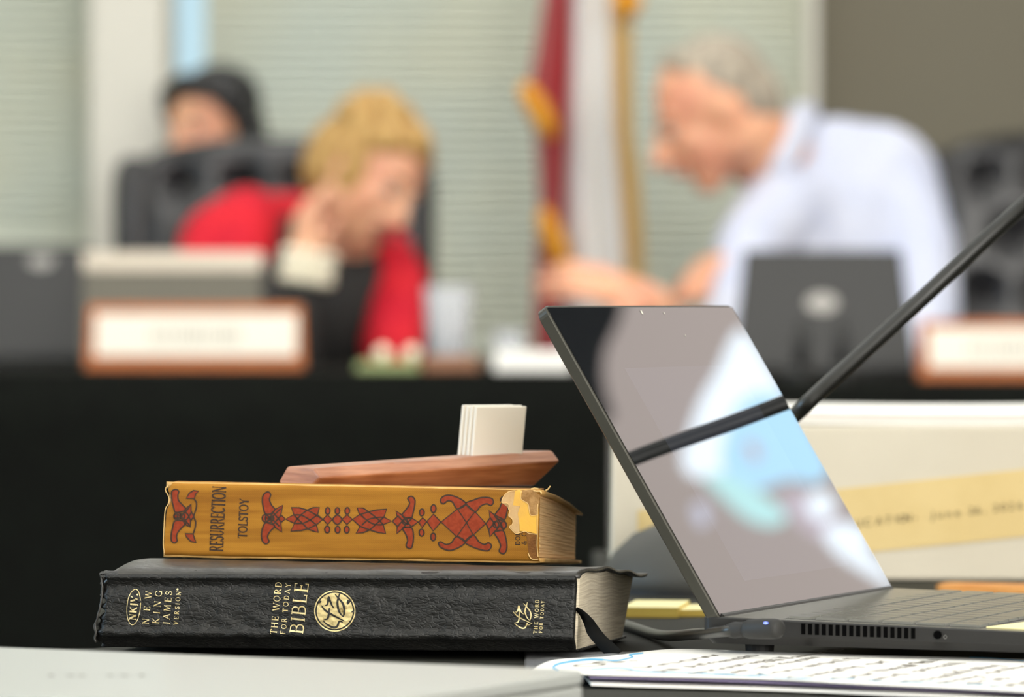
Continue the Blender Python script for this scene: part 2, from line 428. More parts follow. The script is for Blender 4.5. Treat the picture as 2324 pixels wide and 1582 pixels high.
# ============================================================ ROOM
X0, X1, Y0, Y1, ZC = -4.0, 3.6, -2.6, 10.4, 3.9
struct(MB().box(((X0 + X1) / 2, (Y0 + Y1) / 2, -.05), (X1 - X0 + .4, Y1 - Y0 + .4, .1)).build('floor', M['carpet']))
struct(MB().box(((X0 + X1) / 2, (Y0 + Y1) / 2, ZC + .05), (X1 - X0 + .4, Y1 - Y0 + .4, .1)).build('ceiling', M['ceil']))
struct(MB().box((X1 + .06, (Y0 + Y1) / 2, ZC / 2), (.12, Y1 - Y0 + .3, ZC)).build('wall_right', M['wallwhite']))
fw = MB(); f0, f1, g0_, g1_ = 1.0, 3.0, .95, 2.55
fw.box(((X0 + f0) / 2, Y0 - .06, ZC / 2), (f0 - X0, .12, ZC)); fw.box(((f1 + X1) / 2, Y0 - .06, ZC / 2), (X1 - f1, .12, ZC))
fw.box(((f0 + f1) / 2, Y0 - .06, g0_ / 2), (f1 - f0, .12, g0_)); fw.box(((f0 + f1) / 2, Y0 - .06, (g1_ + ZC) / 2), (f1 - f0, .12, ZC - g1_))
struct(fw.build('wall_front', M['wallwhite']))
w3 = MB()
for x in (f0 + .03, (f0 + f1) / 2, f1 - .03): w3.box((x, Y0 - .05, (g0_ + g1_) / 2), (.05, .06, g1_ - g0_))
for z in (g0_ + .03, g1_ - .03): w3.box(((f0 + f1) / 2, Y0 - .05, z), (f1 - f0, .06, .05))
struct(w3.build('fill_window', M['whitemetal']))  # unseen window frame added around the front fill light
# left wall with a window opening
wl = MB()
wy0, wy1, wz0, wz1 = 2.0, 4.0, 1.0, 2.5
wl.box((X0 - .06, (Y0 + wy0) / 2, ZC / 2), (.12, wy0 - Y0, ZC)); wl.box((X0 - .06, (wy1 + Y1) / 2, ZC / 2), (.12, Y1 - wy1, ZC))
wl.box((X0 - .06, (wy0 + wy1) / 2, wz0 / 2), (.12, wy1 - wy0, wz0)); wl.box((X0 - .06, (wy0 + wy1) / 2, (wz1 + ZC) / 2), (.12, wy1 - wy0, ZC - wz1))
struct(wl.build('wall_left', M['wallwhite']))
w2 = MB()
for y in (wy0 + .03, (wy0 + wy1) / 2, wy1 - .03): w2.box((X0 - .05, y, (wz0 + wz1) / 2), (.06, .05, wz1 - wz0))
for z in (wz0 + .03, wz1 - .03): w2.box((X0 - .05, (wy0 + wy1) / 2, z), (.06, wy1 - wy0, .05))
struct(w2.build('window_2', M['whitemetal']))
# back wall: opening for the narrow window, x from px 385 to 470
PXB = 10.4 / F
def xb(px, d=10.4): return (px - 1162) * d / F
wa, wb = xb(330), xb(520)
bw = MB()
bw.box(((X0 + wa) / 2, Y1 + .06, ZC / 2), (wa - X0, .12, ZC))
bw.box(((wb + xb(1850)) / 2, Y1 + .06, ZC / 2), (xb(1850) - wb, .12, ZC))
bw.box(((wa + wb) / 2, Y1 + .06, .65), (wb - wa, .12, 1.3)); bw.box(((wa + wb) / 2, Y1 + .06, 3.6), (wb - wa, .12, .6))
struct(bw.build('wall_back', M['wallgreen']))
struct(MB().box(((xb(1850) + X1) / 2, Y1 + .03, ZC / 2), (X1 - xb(1850), .18, ZC)).build('wall_back_right', M['taupe']))
wf = MB()
wf.box((wa + .02, Y1 + .05, 2.3), (.04, .06, 2.0)); wf.box((wb - .02, Y1 + .05, 2.3), (.04, .06, 2.0))
wf.box(((wa + wb) / 2, Y1 + .05, 1.32), (wb - wa, .06, .06)); wf.box(((wa + wb) / 2, Y1 + .05, 3.28), (wb - wa, .06, .05))
win = struct(wf.build('window_1', M['whitemetal']))
pn = MB().box(((wa + wb) / 2, Y1 + .06, 2.3), (wb - wa - .08, .006, 1.94)).build('pane', M['glass'], win)
# pale column left of the window
struct(MB().box((xb(296, 10.15), 10.22, ZC / 2), (.158, .34, ZC)).build('trim_1', M['wallwhite'], bevel=.012))
struct(MB().box((xb(1842, 10.3), 10.33, ZC / 2), (.022, .1, ZC)).build('trim_2', M['wallwhite'], bevel=.004))
def blind(x0, x1, z0, z1, label):
    t = thing('window_blind', label, 'blind', ((x0 + x1) / 2, Y1 - .05, z0), 'sage window blinds on the back wall')
    s = MB(); pitch = .022; n = int((z1 - z0) / pitch)
    for i in range(n):
        z = z0 + (i + .5) * pitch
        s.hexa([V((x0, Y1 - .062, z - .012)), V((x1, Y1 - .062, z - .012)), V((x1, Y1 - .046, z + .010)), V((x0, Y1 - .046, z + .010)),
                V((x0, Y1 - .064, z - .0105)), V((x1, Y1 - .064, z - .0105)), V((x1, Y1 - .048, z + .0115)), V((x0, Y1 - .048, z + .0115))])
    s.build('slats', M['blind'], t)
    MB().box(((x0 + x1) / 2, Y1 - .05, z0 - .012), (x1 - x0, .03, .022)).build('bottom_rail', M['blind'], t, bevel=.003)
    MB().box(((x0 + x1) / 2, Y1 - .05, z1 + .03), (x1 - x0, .06, .06)).build('head_rail', M['blind'], t, bevel=.003)
blind(xb(466, 10.33), xb(1832, 10.33), .85, 3.3, 'wide closed sage green blind behind the flag and the blonde person')
blind(xb(-900, 10.33), xb(206, 10.33), 1.085, 3.3, 'closed grey green blind at the far left, beyond the pale column')
# ceiling lights
k = 0
for x in (-2.6, -.2, 2.2):
    for y in (-1.2, 1.0, 3.2, 5.4, 7.6, 9.4):
        t = thing('ceiling_light', 'square flush ceiling light panel', 'ceiling light', (x, y, ZC - .06), 'ceiling light panels')
        f = MB()
        for sx, sy, cx, cy in ((1.24, .04, 0, .3), (1.24, .04, 0, -.3), (.04, .6, .6, 0), (.04, .6, -.6, 0)): f.box((x + cx, y + cy, ZC - .03), (sx, sy, .055))
        f.build('frame', M['whitemetal'], t)
        MB().box((x, y, ZC - .02), (1.16, .56, .01)).build('diffuser', M['panel'], t)
def fill_spotlight(loc, aim, power, sz=.13):  # unseen spotlights added as fill for the upright surfaces
    t = thing('fill_spotlight', 'added fill spotlight under the ceiling, out of view', 'spotlight', loc, 'added fill spotlights')
    p = V(loc); d = (V(aim) - p).normalized()
    MB().tube([p + V((0, 0, ZC - p.z)), p], .012, 10).build('stem', M['blackplastic'], t)
    MB().lathe(p, [(.05, -.14), (.085, -.10), (.09, 0), (.082, .0), (.078, -.06), (.001, -.06)], 28, d).build('housing', M['blackplastic'], t, smooth=True)
    l = bpy.data.lights.new('spot', 'SPOT'); l.energy = power; l.spot_size = math.radians(75); l.spot_blend = .6; l.shadow_soft_size = sz; l.color = (1, .95, .88)
    o = bpy.data.objects.new('spot', l); COL.objects.link(o); o.location = p + d * .03; o.rotation_euler = d.to_track_quat('-Z', 'Y').to_euler()
for x_, y_, z_, pw_ in ((-1.6, -1.4, 3.2, 50), (.45, -2.2, 2.7, 60), (2.4, -.8, 3.3, 60)): fill_spotlight((x_, y_, z_), (x_ * .1, 2.9, .8), pw_)
for x_ in (-2.0, -.6, .8, 2.2): fill_spotlight((x_, 4.6, 3.35), (x_ * .5, 8.6, 1.1), 62)

# ============================================================ NEAR TABLE
TZ = 0.745
t = thing('table', 'long table with smooth black top in the foreground carrying books and laptops', 'table', (0, 3.0, 0))
tp_ = [(-1.35, 1.8), (1.35, 1.8), (1.35, 3.78), (.062, 3.78), (.058, 2.90), (.03, 2.845), (-.14, 2.79), (-.235, 2.705), (-1.35, 2.62)]
MB().loft([[V((x, y, TZ - .03)) for x, y in tp_], [V((x, y, TZ)) for x, y in tp_]]).build('tabletop', M['table'], t, bevel=.003)
for x, ys_ in ((-1.2, (1.9, 2.5)), (1.2, (1.9, 3.6))):
    for y in ys_:
        MB().tube([(x, y, 0), (x, y, TZ - .03)], .025).build('leg', M['blackplastic'], t)

# ============================================================ YELLOW BOOK
yTL, yBL, yBR, yTR = P(379, 1093, 2.70), P(372, 1264, 2.70), P(1223, 1278, 2.665), P(1226, 1110, 2.665)
yn = (yBR - yBL).cross(yTL - yBL).normalized()      # towards the camera
if yn.y > 0: yn = -yn
ua = (yBR - yBL).normalized()
def yw(u): return V((math.sin(math.radians(9.7)), math.cos(math.radians(9.7)), 0)) * .137
def YB(u, v, w):
    a = yBL.lerp(yBR, u); b = yTL.lerp(yTR, u)
    d = yw(u)
    a = a + d * w + V((0, 0, -.0080 * w)); b = b + d * w + V((0, 0, -.0140 * w))
    p = a.lerp(b, v)
    p.z -= .0045 * max(0, u - .9) / .1 * (w ** 3) * max(0, v - .5) * 2      # bumped corner of the top board
    return p
YTH = (yTL - yBL).length
def ybulge(v): return .0010 * (1 - (2 * v - 1) ** 2) - .0030 * max(0, (abs(2 * v - 1) - .88) / .12) ** 2.2
def YS(px, py, off=0.0):        # point on the spine seen at a pixel
    p = PPL(px, py, yBL, yn)
    hgt = (p - yBL).dot((yTL - yBL).normalized())
    ux = (p - yBL).dot(ua) / (yBR - yBL).length
    v = max(0, min(1, (p.z - yBL.lerp(yBR, ux).z) / (yTL.lerp(yTR, ux).z - yBL.lerp(yBR, ux).z)))
    return p + yn * (ybulge(v) + off)
book = thing('book', 'mustard cloth book titled RESURRECTION with red knotwork, lying on the black leather book', 'book', (yBL + yBR) / 2, 'books stacked on the near table')
def ypages(u, v, w):
    U = .006 + .990 * u; Vv = .082 + .836 * v; W = .012 + .955 * w
    p = YB(U, Vv, W)
    if u > .99 or w > .99: p += (ua * .0005 * noise.noise(V((0, W * 3, Vv * 60))))
    return p
MB().block(ypages, 2, 60, 12).build('page_block', M['oldpage'], book)
def yboard(v0, v1, curl):
    def fn(u, v, w):
        U = -.003 + 1.012 * u; W = .012 + 1.0 * w
        vv = v0 + (v1 - v0) * v
        p = YB(U, vv, W)
        e = max(0, (u - .97) / .03) + max(0, (w - .97) / .03)
        p.z += (-1 if v > .5 else 1) * .0006 * min(1, e) ** 2
        p.z += .0004 * noise.noise(V((U * 9, W * 6, v0 * 9)))
        return p
    return fn
MB().block(yboard(.918, 1.0, 0), 40, 2, 14).build('top_board', M['boardcloth'], book, smooth=True)
MB().block(yboard(0.0, .082, 0), 40, 2, 14).build('bottom_board', M['boardcloth'], book, smooth=True)
jag = [(0, 371.5), (.08, 371.5), (.14, 370), (.2, 370), (.3, 371), (.45, 372.4), (.6, 374), (.66, 376), (.70, 381), (.76, 383.5), (.82, 381.5), (.88, 375), (.92, 374.5), (.95, 380), (1, 384)]
NU, NV = 260, 46
def yspine(a, b):
    # b: profile parameter, wraps round the joints
    prof = [(0, .000, .010), (.06, .000, .004), (.10, .006, .0012), (.15, .03, 0), (.85, .97, 0), (.90, .994, .0012), (.94, 1.0, .004), (1, 1.0, .010)]
    for (b0, v0, w0), (b1, v1, w1) in zip(prof, prof[1:]):
        if b <= b1 + 1e-9:
            t_ = (b - b0) / (b1 - b0); v = v0 + (v1 - v0) * t_; w = w0 + (w1 - w0) * t_; break
    jl = (interp(jag, v) - 371.0) / 852 + .0016 * noise.noise(V((v * 60, 1, 2)))
    jr = 1.0 + .0012 * noise.noise(V((v * 50, 4, 2)))
    u = jl + (jr - jl) * a
    p0 = yBL.lerp(yBR, u); p1 = yTL.lerp(yTR, u)
    p = p0.lerp(p1, v) + yn * (ybulge(v)) + yw(u).normalized() * w
    p.z += .0004 * noise.noise(V((u * 14, 5, v))) * (1 if v < .1 else .4)
    return p
sp = MB().grid(yspine, NU, NV).build('spine', M['yellowcloth'], book, smooth=True, solid=.0007, fixn=False)
class CropMap:
    def __init__(s, ox, oy, sc): s.o = (ox, oy, sc)
    def __call__(s, pts): return [(s.o[0] + x / s.o[2], s.o[1] + y / s.o[2]) for x, y in pts]
cA, cB, cC, cT = CropMap(360, 1080, 7.533), CropMap(580, 1080, 7.2625), CropMap(860, 1080, 7.2625), CropMap(1120, 1080, 7.532)
LW = 3.3
def orn(polys, lines, ells, sub=8):
    red, dk = MB(), MB()
    for pts, sm in polys:
        q = [(v.x, v.y) for v in spline2(pts, True, 5)] if sm else pts
        red.poly(q, YS, sub, .00025)
        dk.stroke(q, LW, YS, .00034, closed=True, smooth=False)
    for (x, y, rx, ry) in ells:
        q = [(x + rx * math.cos(a * math.pi / 10), y + ry * math.sin(a * math.pi / 10)) for a in range(20)]
        red.poly(q, YS, sub, .00027); dk.stroke(q, LW, YS, .00036, closed=True, smooth=False)
    for pts in lines: dk.stroke(pts, LW, YS, .00038)
    r = red.build('red_ornament', M['redink'], book, fixn=False)
    dk.build('ornament_outline', M['darkink'], r, fixn=False)
S, Hh = True, False
orn([(cA([(235, 260), (300, 232), (350, 265), (335, 340), (350, 420), (420, 500), (475, 560), (430, 605), (300, 622), (272, 560), (240, 440), (228, 340)]), S),
     (cA([(290, 770), (440, 770), (480, 810), (400, 890), (330, 980), (315, 1060), (325, 1110), (280, 1145), (228, 1110), (225, 1000), (250, 880)]), S),
     (cA([(470, 560), (565, 480), (562, 600), (612, 690), (555, 770), (550, 870), (460, 830), (400, 700)]), Hh),
     (cA([(480, 385), (530, 295), (600, 252), (690, 262), (640, 310), (620, 385)]), Hh),
     (cA([(460, 987), (600, 992), (620, 1070), (648, 1138), (560, 1120), (490, 1050)]), Hh)],
    [cA([(610, 385), (655, 460), (650, 560), (612, 690), (642, 780), (635, 880), (602, 985)]), cA([(300, 640), (400, 700), (500, 800), (545, 860)]), cA([(300, 760), (400, 680), (490, 590), (560, 490)]), cA([(430, 600), (500, 650), (560, 760)]), cA([(440, 775), (510, 720), (570, 620)])],
    [cA([(330, 690)])[0] + (8, 8.5), cA([(305, 690)])[0] + (4, 5), cA([(415, 690)])[0] + (5.5, 6)])
orn([(cB([(215, 265), (255, 310), (235, 390), (270, 480), (325, 555), (250, 625), (170, 620), (140, 540), (120, 430), (125, 340), (160, 285)]), S),
     (cB([(170, 775), (250, 785), (325, 830), (250, 910), (205, 1000), (228, 1080), (180, 1120), (125, 1080), (105, 980), (125, 860)]), S),
     (cB([(325, 555), (455, 482), (425, 640), (500, 710), (425, 770), (440, 925), (325, 840), (240, 700)]), Hh)],
    [cB([(200, 650), (300, 730), (400, 830)]), cB([(200, 760), (300, 660), (420, 540)]), cB([(290, 590), (430, 760)]), cB([(290, 810), (430, 650)])],
    [cB([(170, 697)])[0] + (7, 8.5), cB([(230, 700)])[0] + (8.5, 10), cB([(275, 700)])[0] + (5, 5)])
orn([(cB([(500, 712), (640, 640), (600, 520), (730, 525), (860, 562), (960, 522), (1058, 520), (1030, 640), (1120, 715), (1010, 805), (1042, 930), (950, 905), (870, 872), (760, 900), (590, 910), (650, 780)]), Hh)],
    [cB([(640, 642), (770, 650), (900, 722), (1010, 805)]), cB([(860, 562), (1000, 640), (1110, 715)]), cB([(860, 562), (760, 640), (690, 720), (640, 782)]), cB([(645, 780), (780, 780), (900, 730), (1030, 640)]), cB([(780, 780), (870, 872)]), cB([(640, 642), (700, 705), (780, 780)]), cB([(1010, 805), (870, 872)])], [])
orn([(cB([(1192, 640), (1272, 720), (1195, 800), (1120, 715)]), Hh)], [], [cB([(1197, 577)])[0] + (5.2, 7.6), cB([(1190, 882)])[0] + (5.6, 7.8)])
orn([(cB([(1357, 645), (1430, 720), (1357, 800), (1280, 720)]), S)], [], [cB([(1357, 577)])[0] + (5, 7.4), cB([(1360, 885)])[0] + (5.4, 7.8)])
orn([(cB([(1516, 640), (1603, 715), (1515, 800), (1430, 715)]), Hh)], [], [cB([(1520, 577)])[0] + (5.1, 7.6), cB([(1512, 885)])[0] + (5.4, 7.8)])
orn([(cB([(1603, 715), (1722, 640), (1682, 527), (1780, 530), (1870, 590), (2000, 562), (2167, 547), (2122, 680), (2252, 745), (2112, 802), (2150, 948), (2020, 930), (1890, 890), (1780, 935), (1665, 945), (1732, 830)]), Hh)],
    [cB([(1722, 640), (1870, 590)]), cB([(1870, 590), (2000, 690), (2112, 802)]), cB([(1742, 640), (1860, 745), (1980, 800), (2112, 805)]), cB([(1760, 812), (1880, 712), (2030, 685), (2122, 682)]), cB([(1732, 830), (1890, 890)]), cB([(1890, 890), (2000, 790), (2122, 680)])], [])
orn([(cC([(230, 745), (310, 670), (290, 580), (380, 640), (440, 690), (540, 688), (652, 760), (540, 842), (420, 850), (300, 950), (310, 832)]), Hh),
     (cC([(480, 370), (540, 337), (590, 380), (600, 450), (572, 600), (540, 690), (430, 690), (392, 635), (450, 560), (512, 455)]), S),
     (cC([(400, 860), (540, 850), (575, 960), (570, 1080), (545, 1180), (500, 1195), (455, 1150), (480, 1060), (450, 960)]), S)],
    [cC([(320, 655), (400, 740), (490, 810)]), cC([(310, 838), (390, 750), (470, 690)]), cC([(380, 640), (460, 740), (545, 840)]), cC([(400, 860), (480, 770), (560, 690)])],
    [cC([(440, 755)])[0] + (6, 6)])
orn([(cC([(727, 690), (795, 750), (720, 852), (662, 760)]), Hh)], [], [cC([(715, 602)])[0] + (5.2, 7.8), cC([(710, 935)])[0] + (5.4, 8)])
orn([(cC([(906, 630), (1030, 760), (900, 905), (795, 750)]), Hh)], [], [cC([(906, 540)])[0] + (5.6, 9), cC([(902, 1005)])[0] + (5.4, 8.6)])
orn([(cC([(1030, 760), (1300, 545), (1450, 770), (1290, 1000)]), Hh), (cC([(1590, 590), (1770, 785), (1560, 975), (1450, 770)]), Hh),
     (cC([(1440, 460), (1590, 590), (1450, 770), (1300, 545)]), Hh), (cC([(1290, 1000), (1450, 770), (1560, 975), (1430, 1090)]), Hh),
     (cC([(1300, 545), (1440, 460), (1300, 355), (1150, 318), (1050, 350), (1018, 420), (1070, 460), (1140, 412), (1220, 435)]), S),
     (cC([(1440, 460), (1590, 590), (1680, 500), (1780, 460), (1850, 488), (1893, 430), (1850, 367), (1700, 357), (1560, 400)]), S),
     (cC([(1290, 1000), (1430, 1090), (1300, 1190), (1160, 1228), (1030, 1180), (988, 1110), (1030, 1087), (1110, 1130), (1200, 1100)]), S),
     (cC([(1430, 1090), (1560, 975), (1650, 1080), (1740, 1130), (1810, 1102), (1860, 1150), (1810, 1228), (1700, 1220), (1550, 1170)]), S)], [], [])
orn([(cC([(1770, 785), (1840, 690), (1820, 572), (1920, 650), (2060, 715), (2110, 810), (2060, 890), (1910, 920), (1835, 1003), (1820, 890)]), Hh),
     (cC([(1920, 640), (1990, 540), (2040, 440), (2130, 470), (2115, 600), (2075, 720), (1960, 710)]), S),
     (cC([(2008, 400), (2035, 345), (2080, 355), (2060, 430)]), S),
     (cC([(1910, 930), (2050, 900), (2100, 1040), (2115, 1180), (2080, 1270), (2030, 1280), (1987, 1240), (2010, 1150), (1970, 1040)]), S)],
    [cC([(1840, 690), (1900, 770), (1960, 880)]), cC([(1820, 880), (1900, 790), (1980, 700)]), cC([(1920, 650), (2000, 760), (2060, 890)]), cC([(1910, 925), (1990, 830), (2060, 715)])],
    [cC([(1935, 800)])[0] + (6.5, 7), cC([(2060, 810)])[0] + (6.5, 8.5)])
# torn end of the spine
def patch(name, pts, m, off):
    b = MB(); q = [(x + .5 * random.uniform(-1, 1), y + .5 * random.uniform(-1, 1)) for x, y in pts]
    b.poly(q, YS, 5, off); return b.build(name, m, book, fixn=False)
patch('torn_paper', cT([(150, 430), (185, 345), (260, 275), (375, 252), (345, 500), (460, 520), (440, 640), (452, 830), (452, 962), (400, 985), (340, 940), (285, 870), (335, 820), (335, 740), (270, 680), (290, 600), (265, 560), (280, 510), (240, 462), (160, 462)]), M['tornpaper'], .00045)
patch('exposed_backing', cT([(372, 252), (430, 238), (492, 250), (560, 300), (770, 400), (770, 690), (766, 992), (560, 945), (460, 940), (450, 830), (420, 640), (462, 520), (342, 500)]), M['freshyellow'], .0006)
patch('gauze', cT([(490, 250), (580, 238), (680, 245), (740, 290), (805, 330), (790, 400), (802, 440), (785, 500), (775, 560), (772, 670), (700, 672), (640, 668), (615, 560), (590, 460), (540, 430), (480, 390)]), M['mull'], .0009)
patch('dark_gauze', cT([(560, 950), (650, 975), (752, 992), (756, 1180), (762, 1370), (770, 1440), (680, 1445), (620, 1390), (600, 1260), (578, 1100)]), M['mulldark'], .00045)
te = MB()
for pts, w in ((cT([(372, 252), (260, 272), (185, 345), (150, 430), (165, 462), (240, 462), (280, 510), (265, 560), (290, 600), (270, 680), (335, 740), (335, 820), (285, 870), (340, 940), (400, 985), (470, 965), (555, 945), (620, 980), (750, 995)]), 1.6),
               (cT([(480, 260), (470, 330), (485, 400), (560, 450), (600, 480), (620, 580), (640, 665), (700, 675), (770, 660)]), 1.5),
               (cT([(765, 480), (758, 700), (760, 980), (755, 1200), (770, 1380)]), 2.0), (cT([(600, 1320), (640, 1400), (700, 1430), (770, 1420)]), 2.2),
               (cT([(680, 250), (740, 262), (800, 262), (830, 300)]), 3.0)):
    te.stroke(pts, w, YS, .00115)
MB().stroke([(interp(jag, v_) + 1.6, 1264 - v_ * 170) for v_ in [.03 + .02 * q for q in range(47)]], 1.8, YS, .0004, smooth=False).build('frayed_rim', M['tornedge'], book, fixn=False)
te.build('torn_edge', M['tornedge'], book, fixn=False)
fr = MB()
for pts in (((1238, 1113), (1243, 1111), (1247, 1106), (1249, 1103)), ((1205, 1110), (1212, 1108), (1222, 1109))):
    fr.tube([P(x, y, 2.665) for x, y in pts], .0004, 6)
rng = random.Random(3)
for i in range(46):   # frayed threads along both ends of the spine
    v = rng.uniform(.02, .97)
    if i % 2: continue
    else: x = 1224; y = 1278 - v * 60; dx = rng.uniform(0, 3)
    fr.tube([YS(x + 1, y, 0.0002), YS(x + dx * .6, y + rng.uniform(-1, 1), .0003), YS(x + dx, y + rng.uniform(-3, 3), 0)], .00013, 5)
fr.build('loose_threads', M['tornedge'], book)['kind'] = 'stuff'

# ------------------------------------------------------------ serif lettering
T_, t_, = .17, .075
def glyphs():
    G = {}
    def st(x, a=0, b=1, w=T_): return [('l', x, a, x, b, w), ('s', x, a, .12), ('s', x, b, .12)]
    G['I'] = (.36, st(.18)); G['N'] = (.92, [('l', .16, 0, .16, 1, t_), ('l', .16, 1, .76, 0, T_), ('l', .76, 0, .76, 1, t_), ('s', .16, 0, .1), ('s', .12, 1, .1), ('s', .76, 1, .1)])
    G['H'] = (.9, st(.18) + st(.72) + [('l', .18, .52, .72, .52, t_)])
    G['E'] = (.72, st(.18) + [('l', .18, .965, .62, .965, t_), ('l', .18, .52, .5, .52, t_), ('l', .18, .035, .64, .035, t_), ('v', .62, .9, .1), ('v', .5, .52, .09), ('v', .65, .12, .12)])
    G['F'] = (.66, st(.18) + [('l', .18, .965, .6, .965, t_), ('l', .18, .5, .48, .5, t_), ('v', .6, .9, .1), ('v', .48, .5, .09)])
    G['L'] = (.68, st(.18) + [('l', .18, .035, .6, .035, t_), ('v', .62, .12, .12)])
    G['T'] = (.76, [('l', .38, 0, .38, 1, T_), ('s', .38, 0, .12), ('l', .04, .965, .72, .965, t_), ('v', .05, .88, .11), ('v', .71, .88, .11)])
    G['D'] = (.86, st(.18) + [('l', .18, .965, .38, .965, t_), ('l', .18, .035, .38, .035, t_), ('a', .36, .5, .38, .465, 90, -90, .13)])
    G['B'] = (.78, st(.18) + [('l', .18, .965, .38, .965, t_), ('l', .18, .53, .4, .53, t_), ('l', .18, .035, .4, .035, t_), ('a', .38, .748, .22, .217, 90, -90, .12), ('a', .4, .282, .27, .247, 90, -90, .13)])
    G['R'] = (.82, st(.18) + [('l', .18, .965, .38, .965, t_), ('l', .18, .5, .4, .5, t_), ('a', .38, .732, .23, .232, 90, -90, .12), ('l', .4, .5, .74, .02, .14), ('s', .77, 0, .08)])
    G['P'] = (.7, st(.18) + [('l', .18, .965, .38, .965, t_), ('l', .18, .47, .4, .47, t_), ('a', .38, .717, .23, .247, 90, -90, .12)])
    G['O'] = (.94, [('a', .47, .5, .38, .47, 0, 360, .125)])
    G['C'] = (.82, [('a', .46, .5, .38, .47, 45, 315, .12), ('v', .74, .82, .12)])
    G['G'] = (.9, [('a', .46, .5, .38, .47, 45, 330, .12), ('v', .74, .82, .12), ('l', .77, .05, .77, .42, .13), ('s', .74, .44, .14)])
    G['S'] = (.62, [('a', .31, .745, .2, .225, 20, 270, .11), ('a', .31, .27, .22, .24, 90, -160, .12), ('v', .51, .84, .1), ('v', .09, .16, .1)])
    G['J'] = (.44, [('l', .24, .1, .24, 1, T_), ('s', .24, 1, .12), ('a', .08, .08, .16, .2, 0, -100, .1)])
    G['K'] = (.86, st(.18) + [('l', .18, .42, .7, .98, t_), ('l', .34, .58, .76, .02, .15), ('s', .7, 1, .1), ('s', .78, 0, .09)])
    G['A'] = (.84, [('l', .08, 0, .42, 1, t_), ('l', .40, 1, .76, 0, T_), ('l', .2, .34, .62, .34, t_), ('s', .08, 0, .1), ('s', .76, 0, .11)])
    G['V'] = (.82, [('l', .08, 1, .42, 0, T_), ('l', .42, 0, .74, 1, t_), ('s', .09, 1, .11), ('s', .74, 1, .1)])
    G['W'] = (1.2, [('l', .08, 1, .36, 0, T_), ('l', .36, 0, .6, .96, t_), ('l', .58, .98, .86, 0, T_), ('l', .86, 0, 1.12, 1, t_), ('s', .09, 1, .11), ('s', 1.12, 1, .1)])
    G['M'] = (1.06, [('l', .14, 0, .22, 1, t_), ('l', .22, 1, .53, .05, T_), ('l', .53, .05, .82, 1, t_), ('l', .82, 1, .9, 0, T_), ('s', .14, 0, .1), ('s', .9, 0, .12), ('s', .18, 1, .08), ('s', .86, 1, .08)])
    G['U'] = (.88, [('l', .18, .35, .18, 1, T_), ('l', .70, .35, .70, 1, t_), ('a', .44, .32, .26, .28, 180, 360, .1), ('s', .18, 1, .12), ('s', .7, 1, .1)])
    G['Y'] = (.8, [('l', .08, 1, .4, .45, T_), ('l', .72, 1, .4, .45, t_), ('l', .4, 0, .4, .48, T_), ('s', .4, 0, .12), ('s', .09, 1, .11), ('s', .72, 1, .1)])
    G['&'] = (.86, [('a', .36, .76, .16, .2, -40, 230, .1), ('l', .24, .64, .74, .02, .14), ('a', .34, .27, .26, .24, 110, 330, .12), ('l', .56, .16, .7, .5, t_), ('s', .7, .5, .1)])
    G['.'] = (.3, [('a', .14, .09, .05, .05, 0, 360, .1)]); G[' '] = (.42, [])
    return G
GL = glyphs()
def letter(b, text, start, end, h, fn, off, weight=1.0):
    """text running from start to end (px on the surface); letter tops point left of the reading direction"""
    s0 = V(start); s1 = V(end); R = (s1 - s0); Lp = R.length; R.normalize()
    U = V((R.y, -R.x))                   # up-direction of the letters (image y grows down)
    tot = sum(GL[c][0] for c in text); n = len(text)
    nat = tot * h; 
    if nat > Lp: kx, gap = Lp / nat, 0
    else: kx, gap = 1, (Lp - nat) / max(1, n - 1)
    x = 0
    for c in text:
        w, els = GL[c]
        def mp(gx, gy): q = s0 + R * (x + gx * h * kx) + U * (gy * h); return (q.x, q.y)
        for e in els:
            if e[0] == 'l': b.stroke([mp(e[1], e[2]), mp(e[3], e[4])], e[5] * h * weight * (kx if abs(e[2] - e[4]) > .3 else 1), fn, off, smooth=False)
            elif e[0] == 's': b.stroke([mp(e[1] - e[3], e[2] + (.03 if e[2] < .5 else -.03)), mp(e[1] + e[3], e[2] + (.03 if e[2] < .5 else -.03))], .065 * h * weight, fn, off, smooth=False)
            elif e[0] == 'v': b.stroke([mp(e[1], e[2] - e[3]), mp(e[1], e[2] + e[3])], .07 * h * weight * kx, fn, off, smooth=False)
            else:
                pts = []
                for i in range(19):
                    a = math.radians(e[5] + (e[6] - e[5]) * i / 18); pts.append(mp(e[1] + e[3] * math.cos(a), e[2] + e[4] * math.sin(a)))
                b.stroke(pts, e[7] * h * weight * (.5 + .5 * kx), fn, off, smooth=False)
        x += w * h * kx + gap
    return b
letter(MB(), 'RESURRECTION', (507, 1252), (514, 1104), 31, YS, .0003, 1.25).build('title', M['darkink'], book, fixn=False)
letter(MB(), 'TOLSTOY', (561.5, 1222), (565.5, 1132), 20.5, YS, .0003, 1.3).build('author', M['darkink'], book, fixn=False)
b_ = letter(MB(), 'DOD', (1181, 1237.5), (1182, 1206), 11, YS, .0003, 1.3)
letter(b_, '&C', (1195.5, 1236), (1196, 1208), 11, YS, .0003, 1.3)
b_.build('publisher', M['darkink'], book, fixn=False)

